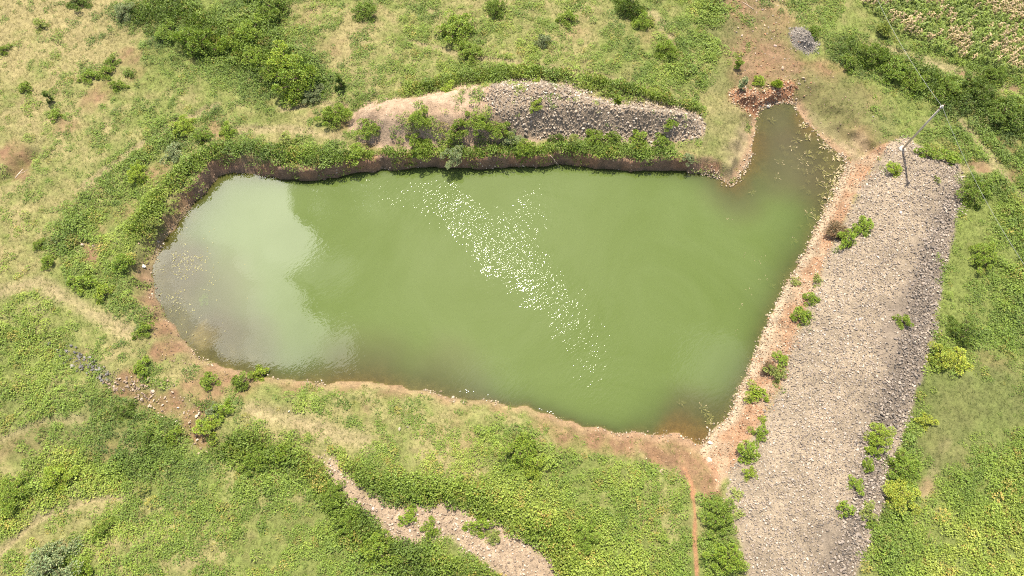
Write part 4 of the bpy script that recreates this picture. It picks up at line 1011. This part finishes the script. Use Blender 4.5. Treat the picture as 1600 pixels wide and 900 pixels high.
B = [
 (120,2,15,'dark rounded bush cut by the top edge in the dry turf at upper left','dark'),
 (193,17,15,'grey-green bush with pale leaves in the weeds near the upper left','grey'),
 (304,66,27,'tall bush with a yellow-green crown and black shadow in the upper left thicket','mid','big',1.3),
 (358,74,19,'round bright bush just right of the tallest bush of the upper left thicket','green','mid',1.2),
 (262,52,17,'mid-green bush left of the tallest bush in the upper left thicket','mid'),
 (392,48,22,'bright green bush in the thicket below the top edge, left of a grassy slope','green'),
 (425,12,24,'deep green bush touching the top edge above the left thicket','mid'),
 (398,92,18,'leafy bush in the thicket halfway between the tallest bush and the big round one','green'),
 (440,92,24,'lime green bush directly above the big round one','lime'),
 (466,127,31,'big round bright bush, the largest above the north-west corner of the pond','green','big',1.2),
 (487,145,15,'pale grey-green bush in the shadow of the big round one','grey'),
 (423,112,18,'green bush on the left flank of the big round one','green'),
 (80,156,10,'narrow dark upright bush alone in the dry turf on the left','dark','tall'),
 (88,180,9,'low green plant just below a narrow dark upright bush','green'),
 (38,136,10,'small tufty bush on the dry turf above the left cut','green'),
 (4,78,9,'small bush at the left edge of the dry turf','green'),
 (62,38,10,'pale low bush on the driest turf at upper left','pale'),
 (138,118,11,'low green bush right of the dry turf at upper left','green'),
 (165,112,12,'pair-mate low green bush nearer the red soil patch at upper left','green'),
 (183,133,11,'small bush under the red soil patch at upper left','green'),
 (175,95,10,'small dark bush above the red soil patch at upper left','mid'),
 (201,115,8,'tiny dark shrub on the right of the red soil patch at upper left','dark'),
 (533,133,12,'dark upright bush standing alone right of the big round one','dark','tall'),
 (523,180,21,'bright bush at the west foot of the spoil heap','green'),
 (715,44,25,'round bush with pale leaf tips alone on the grassy slope north of the heap','green'),
 (571,17,16,'bush with a dark heart on the slope near the top edge','mid'),
 (775,12,17,'dark green bush below the top edge, centre','mid'),
 (848,64,13,'small silvery-leaved bush on the slope above the rubble heap','grey'),
 (985,10,23,'dark dense bush at the top edge above the right of the slope','dark','big',1.2),
 (1004,33,15,'green bush below the dark dense one at the top edge','green'),
 (1042,78,18,'rounded green bush at the lower end of the line running down from the top edge','green'),
 (888,28,13,'leafy bush on the slope near the top edge, left of the dark dense one','green'),
 (733,80,16,'flat spreading bush on the slope under the lone round bush','green'),
 (1153,103,9,'narrow upright plant at the left edge of the dirt track','green','tall'),
 (1158,138,11,'grey-green bush standing on the red stone heap','grey','tall'),
 (1186,126,10,'low bright green plant above the red stone heap','lime'),
 (1213,133,9,'soft yellow-green tuft on top of the red stone heap','lime','feather'),
 (1380,48,12,'feathery pale green bush at the edge of the maize','pale','feather'),
 (1270,50,12,'bush shading the back of the grey stone heap','mid'),
 (1368,88,22,'dark leafy bush between the inlet and the maize, upper one','mid'),
 (1398,108,20,'dark leafy bush between the inlet and the maize, lower one','mid'),
 (1328,96,14,'bush on the left edge of the thicket past the inlet','mid'),
 (1480,140,20,'shaded bush beyond the top of the pole','mid'),
 (1530,140,24,'broad dark bush near the red soil by the right edge','dark'),
 (1568,178,25,'dense dark bush by the right edge, level with the pole','dark','big'),
 (1555,118,18,'mid-green bush just under the maize by the right edge','mid'),
 (1430,128,18,'green bush left of the top of the pole','green'),
 (1445,243,15,'bright bush on the gravel right of the foot of the pole','green'),
 (1482,250,15,'tufty green bush farther right of the foot of the pole','green'),
 (1399,264,13,'pale green bush on the gravel just below the foot of the pole','lime'),
 (1462,281,6,'tiny pale plant on the gravel right of the pole shadow','pale'),
 (1327,373,18,'lower half of the two-part bush on the inner edge of the embankment','green','mid',1.1),
 (1352,353,15,'upper half of the two-part bush on the inner edge of the embankment','green'),
 (1278,437,9,'yellowish low plant above the pair of bushes on the orange strip','pale'),
 (1245,442,8,'thin pale plant close to the water on the orange strip','pale'),
 (1268,466,12,'upper bush of the pair on the orange strip midway down the east shore','green'),
 (1252,493,16,'lower bush of the pair on the orange strip midway down the east shore','green'),
 (1222,562,12,'green bush on the embankment edge below the pair','green'),
 (1213,585,14,'pale brownish bush directly below a green one on the embankment edge','pale'),
 (1182,615,16,'sparse yellow-green bush on the lower orange strip','lime'),
 (1192,656,6,'smallest of three round plants near the lower end of the embankment','lime'),
 (1187,677,12,'middle one of three round plants near the lower end of the embankment','green'),
 (1170,708,17,'largest of three round plants near the lower end of the embankment','green'),
 (1172,740,11,'light green plant hugging the largest round plant on the gravel','lime'),
 (1155,772,10,'thin pale plant on the gravel right of the red path','pale','small',.5),
 (1157,800,11,'second thin pale plant on the gravel, lower down right of the red path','pale','small',.5),
 (1412,503,12,'lone small bush in the dark rubble of the embankment','green'),
 (1370,683,20,'largest bush in the row on the lower embankment','lime'),
 (1362,703,12,'low plant under the largest bush in the row on the lower embankment','green'),
 (1355,728,12,'second bush in the row on the lower embankment','green'),
 (1335,757,12,'third bush in the row on the lower embankment','green'),
 (1318,797,12,'lowest and leftmost bush in the row on the lower embankment','green','small'),
 (1354,795,14,'sparse olive bush right of the lowest one on the lower embankment','pale'),
 (1361,818,9,'darker plant at the outer foot of the lower embankment','mid'),
 (1473,558,19,'yellow-lime bush where the dark rubble meets the eastern weeds','yellow'),
 (1500,566,16,'second yellow-lime bush, right of the first, in the eastern weeds','yellow'),
 (1446,658,13,'small yellow-topped bush at the edge of the lower embankment','yellow'),
 (1405,773,22,'yellow-green bush at the outer edge of the lower embankment','yellow'),
 (1412,730,21,'deep green bush just above the yellow-green one beside the embankment','mid'),
 (1505,520,22,'dark green bush in the dense eastern weeds','dark'),
 (815,706,26,'big bright bush on the turf below the middle of the south shore','green','big'),
 (832,728,20,'green bush leaning against the big bright one below the south shore','lime'),
 (915,842,22,'dark bush in the weeds left of the red path, near the bottom','mid'),
 (1120,805,22,'bush between the red path and the gravel, upper one','mid'),
 (1135,870,24,'bush between the red path and the gravel, lower one','green'),
 (78,888,33,'large grey-green bush cut by the bottom edge at lower left','grey','big',1.2),
 (128,893,18,'bright bush cut by the bottom edge beside the grey-green one','green'),
 (160,830,15,'dark green bush on the pale turf at lower left','mid'),
 (90,745,22,'light green bush of the band across the lower left','lime'),
 (20,775,22,'green bush at the left edge in the band across the lower left','green'),
 (196,642,16,'dark bush above the drain at left','dark'),
 (232,685,15,'dark bush in the drain at left, below another dark one','dark'),
 (268,685,16,'bright bush where the drain meets the lower hedge','green'),
 (405,583,13,'bright plant at the water edge at the south-west corner','lime'),
 (375,598,16,'dark green bush on the bank at the south-west corner','mid'),
 (325,595,13,'low bush on the red bank left of the south-west corner','green'),
 (350,640,15,'green bush between the south-west corner and the lower hedge','green'),
 (325,668,17,'bright bush at the west end of the lower hedge','lime'),
 (400,720,22,'dark bush in the lower hedge, left part','mid'),
 (440,712,18,'green bush in the lower hedge, next right of the dark one','green'),
 (545,815,22,'bush of the lower hedge below the bend of the gully','mid'),
 (590,860,24,'green bush of the lower hedge near the bottom edge','green'),
 (520,775,20,'dark bush of the lower hedge left of the gully','mid'),
 (640,808,14,'small green bush growing in the stony gully','green'),
 (672,828,13,'second small bush in the stony gully, a little lower right','green'),
 (750,820,17,'leafy bush on the north edge of the gully','green'),
 (770,838,12,'thin green plant at the north edge of the gully','pale'),
 (220,575,14,'low bush on the turf right of the dark stones at left','green'),
 (335,640,11,'grey weed clump by the bare pinkish soil above the hedge','grey'),
 (703,149,12,'small bright bush on the pale crest of the spoil heap','lime'),
 (838,131,7,'tiny green plant near the top of the rubble heap','lime'),
 (838,161,10,'yellow-green plant on the face of the rubble heap','lime'),
 (965,163,10,'little upright plant on the crest toward the right of the rubble heap','green','tall'),
 (1048,190,10,'thin green plant near the right end of the rubble heap','green'),
 (575,193,15,'bush on the west slope of the spoil heap','green'),
 (655,180,17,'upper bush on the face of the spoil heap','green'),
 (645,202,13,'lower bush under another on the face of the spoil heap','green'),
 (713,190,17,'upright bush on the face of the spoil heap with shade beneath it','green','mid',1.2),
 (745,180,17,'bush in the broad clump at the middle of the spoil heap','green'),
 (775,188,18,'bush at the right of the broad clump on the spoil heap','green'),
 (800,212,15,'grey-green bush at the foot of the spoil heap where the rubble begins','grey'),
 (820,232,16,'bright bush at the foot of the rubble heap','green'),
 (710,240,17,'bush with pale flowers leaning over the water below the spoil heap','grey'),
 (660,232,17,'soft green bush at the lip of the north bank below the spoil heap','green'),
 (930,213,15,'bush at the foot of the rubble heap, middle one','green'),
 (960,214,12,'dull green bush at the foot of the rubble heap, right of the middle one','mid'),
 (1000,212,13,'bush at the foot of the rubble heap toward the right','green'),
 (1035,218,13,'last green bush at the foot of the rubble heap on the right','mid'),
 (872,216,12,'dark little bush at the foot of the rubble heap, left of the middle','dark'),
 (895,220,11,'pale green bush at the foot of the rubble heap between two darker ones','pale'),
 (1073,252,10,'pale grey little bush at the lip of the north bank near the sandy spit','grey'),
 (560,238,14,'low bush at the lip of the north bank, west of the spoil heap','green'),
 (450,220,14,'grassy bush above the north-west bank','pale'),
 (355,205,14,'green bush on the bund above the north-west corner','green'),
 (285,197,16,'bright bush on the band running down the left of the pond','lime'),
 (270,240,15,'grey-green bush with bare soil around it above the north-west corner','grey'),
 (315,215,13,'dull bush nearest the north-west corner of the pond','mid'),
 (215,270,16,'bright bush in the band left of the north-west corner','lime'),
 (75,408,12,'small bush on the turf near the left, level with the pond','green'),
 (60,383,10,'little bush above another on the left turf','green'),
 (130,440,16,'green bush below the bare pinkish patch left of the pond','green'),
 (160,455,15,'bright bush between the left turf and the west bank','lime'),
 (235,350,14,'grassy bush overhanging the dark west bank','pale'),
 (190,410,16,'dull green bush on the west bank above the white scrap','mid'),
 (225,515,13,'bush at the top of the pale west shore','green'),
 (1308,362,15,'dry brown brush on the orange strip, just left of the two-part bush','brown','feather',.6),
 (1202,578,13,'dry brown brush beside the pale brownish bush on the embankment edge','brown','feather',.6),
 (1525,300,22,'dense green bush right of the top of the embankment','mid'),
 (1535,400,20,'green bush in the dense eastern weeds, level with the two-part bush','green'),
]
for row in B:
    px, py, r, lab = row[:4]
    col = row[4] if len(row) > 4 else 'green'
    shape = row[5] if len(row) > 5 else None
    hs = row[6] if len(row) > 6 else 1.0
    z = 1.4
    nm = 'bush'
    if 'plant' in lab or 'tuft' in lab or 'weed clump' in lab: nm = 'plant'
    bush(px, py, r, lab, col, shape, hs, z, nm)

# ------------------------------------------------------------------ utility pole with its line
def pole_top():
    bx, by = P(1410, 233, 2.2); bz = hz(bx, by); bx, by = P(1410, 233, bz)
    d = Vector(ray(1473, 165)).normalized(); s = Vector((0, 0, CAMH))
    sh_t = P(1446, 305, 2.6); tgt = Vector((sh_t[0], sh_t[1], 2.6))
    best = None
    for i in range(400):
        q = s + d * (60 + i * .06)
        h = q - SUN * ((q.z - 2.6) / SUN.z)
        e = (h - tgt).length
        if 5.0 < q.z - bz < 8.5 and (best is None or e < best[0]): best = (e, q)
    return Vector((bx, by, bz)), best[1]
pb_, pt_ = pole_top()
print('pole', pb_, pt_)
root = bpy.data.objects.new('utility_pole', None); C.objects.link(root); root.location = pb_
tag(root, 'slim leaning grey utility pole standing at the top of the gravel embankment', 'pole')
ax = (pt_ - pb_)
def local_tube(name, pts, radii, mat, parent, n=12, origin=Vector((0, 0, 0)), caps=True):
    V = []; Fc = []
    for i, (p, r) in enumerate(zip(pts, radii)):
        p = Vector(p)
        dr = (Vector(pts[min(i + 1, len(pts) - 1)]) - Vector(pts[max(i - 1, 0)])).normalized()
        a = dr.cross(Vector((.3, .9, .1))).normalized(); b = dr.cross(a)
        for j in range(n):
            th = 2 * math.pi * j / n; V.append(tuple(p + (a * math.cos(th) + b * math.sin(th)) * r))
        if i:
            k = (i - 1) * n
            for j in range(n): Fc.append((k + j, k + (j + 1) % n, k + n + (j + 1) % n, k + n + j))
    me = bpy.data.meshes.new(name)
    if caps: Fc.append(tuple(range(n))[::-1]); Fc.append(tuple(range(len(V) - n, len(V))))
    me.from_pydata(V, [], Fc); me.materials.append(mat)
    for p in me.polygons: p.use_smooth = len(p.vertices) == 4
    o = bpy.data.objects.new(name, me); C.objects.link(o); o.location = origin
    if parent: o.parent = parent
    return o
un = ax.normalized()
shaft = local_tube('shaft', [-un * .4, ax * .5, ax], [.105, .09, .075], CONC, root)
local_tube('footing', [(0, 0, -.1), (0, 0, .12), (0, 0, .16)], [.38, .34, .25], CONC, root, 14)
side = un.cross(Vector((.55, -.8, 0))).normalized()
cb = ax - un * .25
local_tube('clamp_band', [cb - un * .06, cb + un * .06], [.14, .14], METAL, root)
ca = local_tube('crossarm', [cb - side * .32, cb + side * .32], [.045, .045], METAL, root, 6)
for s_ in (-1, 1):
    p = cb + side * .27 * s_
    local_tube('insulator', [p, p + un * .05, p + un * .08, p + un * .12, p + un * .15, p + un * .2], [.02, .06, .035, .06, .035, .02], PORC, root, 10)
wp = pt_ - un * .12
def span(name, label, a, b, sag):
    pts = []
    for i in range(31):
        t_ = i / 30; p = a.lerp(b, t_); p.z -= sag * 4 * t_ * (1 - t_); pts.append(p - a)
    o = local_tube(name, pts, [.010] * 31, WIREM, None, 6, a)
    return tag(o, label, 'cable')
e1 = P(1346, -60, 7.5); span('overhead_cable', 'thin overhead cable running from the pole top up past the maize', wp, Vector((e1[0], e1[1], 7.5)), .7)
e2 = P(1640, 470, 6.5); span('overhead_cable', 'thin overhead cable running from the pole top down over the eastern weeds', wp, Vector((e2[0], e2[1], 6.5)), .8)

# ------------------------------------------------------------------ branches, litter, things in the water
def branch(label, pts, z, r=.03):
    v = [Vector((*P(a, b, z_), z_)) for (a, b), z_ in zip(pts, z)]
    o = local_tube('dead_branch', [p - v[0] for p in v], [r * (1 - .6 * i / len(v)) for i in range(len(v))], DEADWOOD, None, 6, v[0])
    for i in (1, 2):
        if i < len(v) - 1:
            q = v[i] - v[0]; dr = (v[i + 1] - v[i]).normalized(); sd_ = dr.cross(Vector((0, 0, 1)))
            local_tube('twig', [q, q + dr * .35 + sd_ * .3, q + dr * .8 + sd_ * .45], [r * .5, r * .4, r * .2], DEADWOOD, o, 5)
    return tag(o, label, 'branch', 'dead branches lying around')
def gzs(pts, up=.06):
    return [hz(*P(a, b, 1.4)) + up for a, b in pts]
branch('bent dead branch drooping over the north bank to the water', [(860,243),(865,248),(869,254),(874,258)], [1.7, 1.1, .5, .08])
pp = [(24,278),(29,272),(36,264)]; branch('pale dead branch in the red cut at the left edge', pp, gzs(pp, .15), .06)
pp = [(1178,15),(1168,8),(1160,3)]; branch('pale stick on the dirt track at the top edge', pp, gzs(pp), .04)
pp = [(1024,732),(1030,736),(1037,742)]; branch('short pale stick on the bare soil above the lower right weeds', pp, [hz(*P(a, b, 1)) + .06 for a, b in pp], .035)

x, y = P(223, 415, .6); gz = hz(x, y)
V = []; Fc = []
for i in range(5):
    for j in range(4):
        V.append(((i - 2) * .11 + rnd.uniform(-.03, .03), (j - 1.5) * .09 + rnd.uniform(-.03, .03), .05 + rnd.uniform(-.02, .07)))
for i in range(4):
    for j in range(3):
        if (i, j) not in ((0, 0), (3, 2)): a = i * 4 + j; Fc.append((a, a + 4, a + 5, a + 1))
o = make_mesh('plastic_scrap', V, Fc, PLASTIC); o.location = (x, y, gz + .03)
sm_ = o.modifiers.new('thickness', 'SOLIDIFY'); sm_.thickness = .008
tag(o, 'crumpled white plastic scrap on the dark earth of the west bank', 'litter')

# weed tufts standing in the shallows
def ww_proto(n=14):
    T, S = grass_template(n, .9, .25, .15); T[:, 2] *= .4; return T
WWM = []
for i in range(4):
    T = ww_proto(); me_o = make_mesh('water_weed', T, np.arange(len(T)).reshape(-1, 4), WWEED); WWM.append(me_o.data); bpy.data.objects.remove(me_o)
WW = [(1255,197),(1262,215),(1245,218),(1238,230),(1262,240),(1236,252),(1258,253),(1280,238),(1290,248),(1272,246),(1300,262),(1288,272),(1270,268),(1258,268),(1278,285),(1290,290),(1300,285),(1262,282),
      (1305,272),(1284,304),(1296,300),(1255,292),(1220,252),(1214,276),(1270,326),(1250,352),(1262,335),(1312,262),(1306,246),(1298,236),(1286,228),(1292,270),(1283,262),(1268,254),(1250,244),(1244,262),(1228,240),(1222,228),(1294,312),(1287,326),(1275,340),(1266,352),(1282,316),(1303,292),(1240,375),(1222,372),(1205,412),(1195,436),(1184,440),(1206,445),(1146,518),(1172,454),(1155,477),
      (1064,628),(1097,637),(1108,660),(1104,645),(1112,652),(1206,188),(1175,300),(1140,345),(1166,400),(1185,405),(1196,403),(1310,290),(1275,262),(1248,207),(1295,280),(1265,300)]
for i, (a, b) in enumerate(WW):
    x, y = P(a, b, 0); o = bpy.data.objects.new('water_weed', WWM[i % 4]); C.objects.link(o)
    s = rnd.uniform(.45, .85)
    o.location = (x, y, max(hz(x, y), -.13)); o.scale = (s, s, s * .7); o.rotation_euler.z = rnd.uniform(0, 6)
    tag(o, 'pale tuft of weed standing in the shallow water along the east side of the pond', 'water plant', 'weed tufts in the shallows')
# yellowish scum floating along the west shore
n = 900
cx = np.concatenate([rng.normal(285, 26, 400), rng.normal(268, 16, 300), rng.normal(300, 40, 200)]); cy = np.concatenate([rng.normal(412, 22, 400), rng.normal(455, 36, 300), rng.normal(480, 50, 200)])
d = np.stack([cx - 800, (450 - cy) * ct + F * st, (450 - cy) * st - F * ct], 1); tt = CAMH / -d[:, 2]; X = d[:, 0] * tt; Y = d[:, 1] * tt
k = (poly_sd(X, Y, shore) < -.3) & (fbm(X, Y, 1.4, 601) > .5); X, Y = X[k], Y[k]
T = []
for q in range(5):
    th = np.linspace(0, 6.28, 9)[:-1]; r_ = rng.uniform(.4, 1, 8); ring = np.stack([np.cos(th) * r_, np.sin(th) * r_ * .6, np.zeros(8)], 1)
    T.append(ring)
ff = np.array([[0, 1, 2, 3], [0, 3, 4, 7], [4, 5, 6, 7]])
V, Fc, Cc = instantiate(T, None, X, Y, np.full(X.shape, .012) + rng.uniform(0, .01, X.shape), rng.uniform(.02, .10, X.shape), np.ones((len(X), 3)), faces_of=ff)
tag(make_mesh('algae_scum', V, Fc, SCUM), 'yellowish flecks of scum floating near the west shore', 'scum', kind='stuff')
# the one leafy plant floating off the west shore
bush(318, 469, 8, 'little bright green plant floating in the shallow water off the west shore', 'lime', 'small', .3, 0, 'plant')
# small white flecks laid on the water at the south shore
X = []; Y = []
for (a, b, q) in ((724,614,5),(758,625,3),(840,645,3),(860,646,4),(730,617,4)):
    for _ in range(q):
        x, y = P(a + rnd.gauss(0, 5), b - 3 + rnd.gauss(0, 2), 0); X.append(x); Y.append(y)
X = np.array(X); Y = np.array(Y)
V, Fc, Cc = instantiate(T, None, X, Y, np.full(X.shape, .015), rng.uniform(.02, .07, X.shape), np.ones((len(X), 3)), faces_of=ff)
tag(make_mesh('white_flecks', V, Fc, PLASTIC), 'small white flecks on the water along the south shore', 'white_flecks', kind='stuff')
print('objects', len(bpy.data.objects))
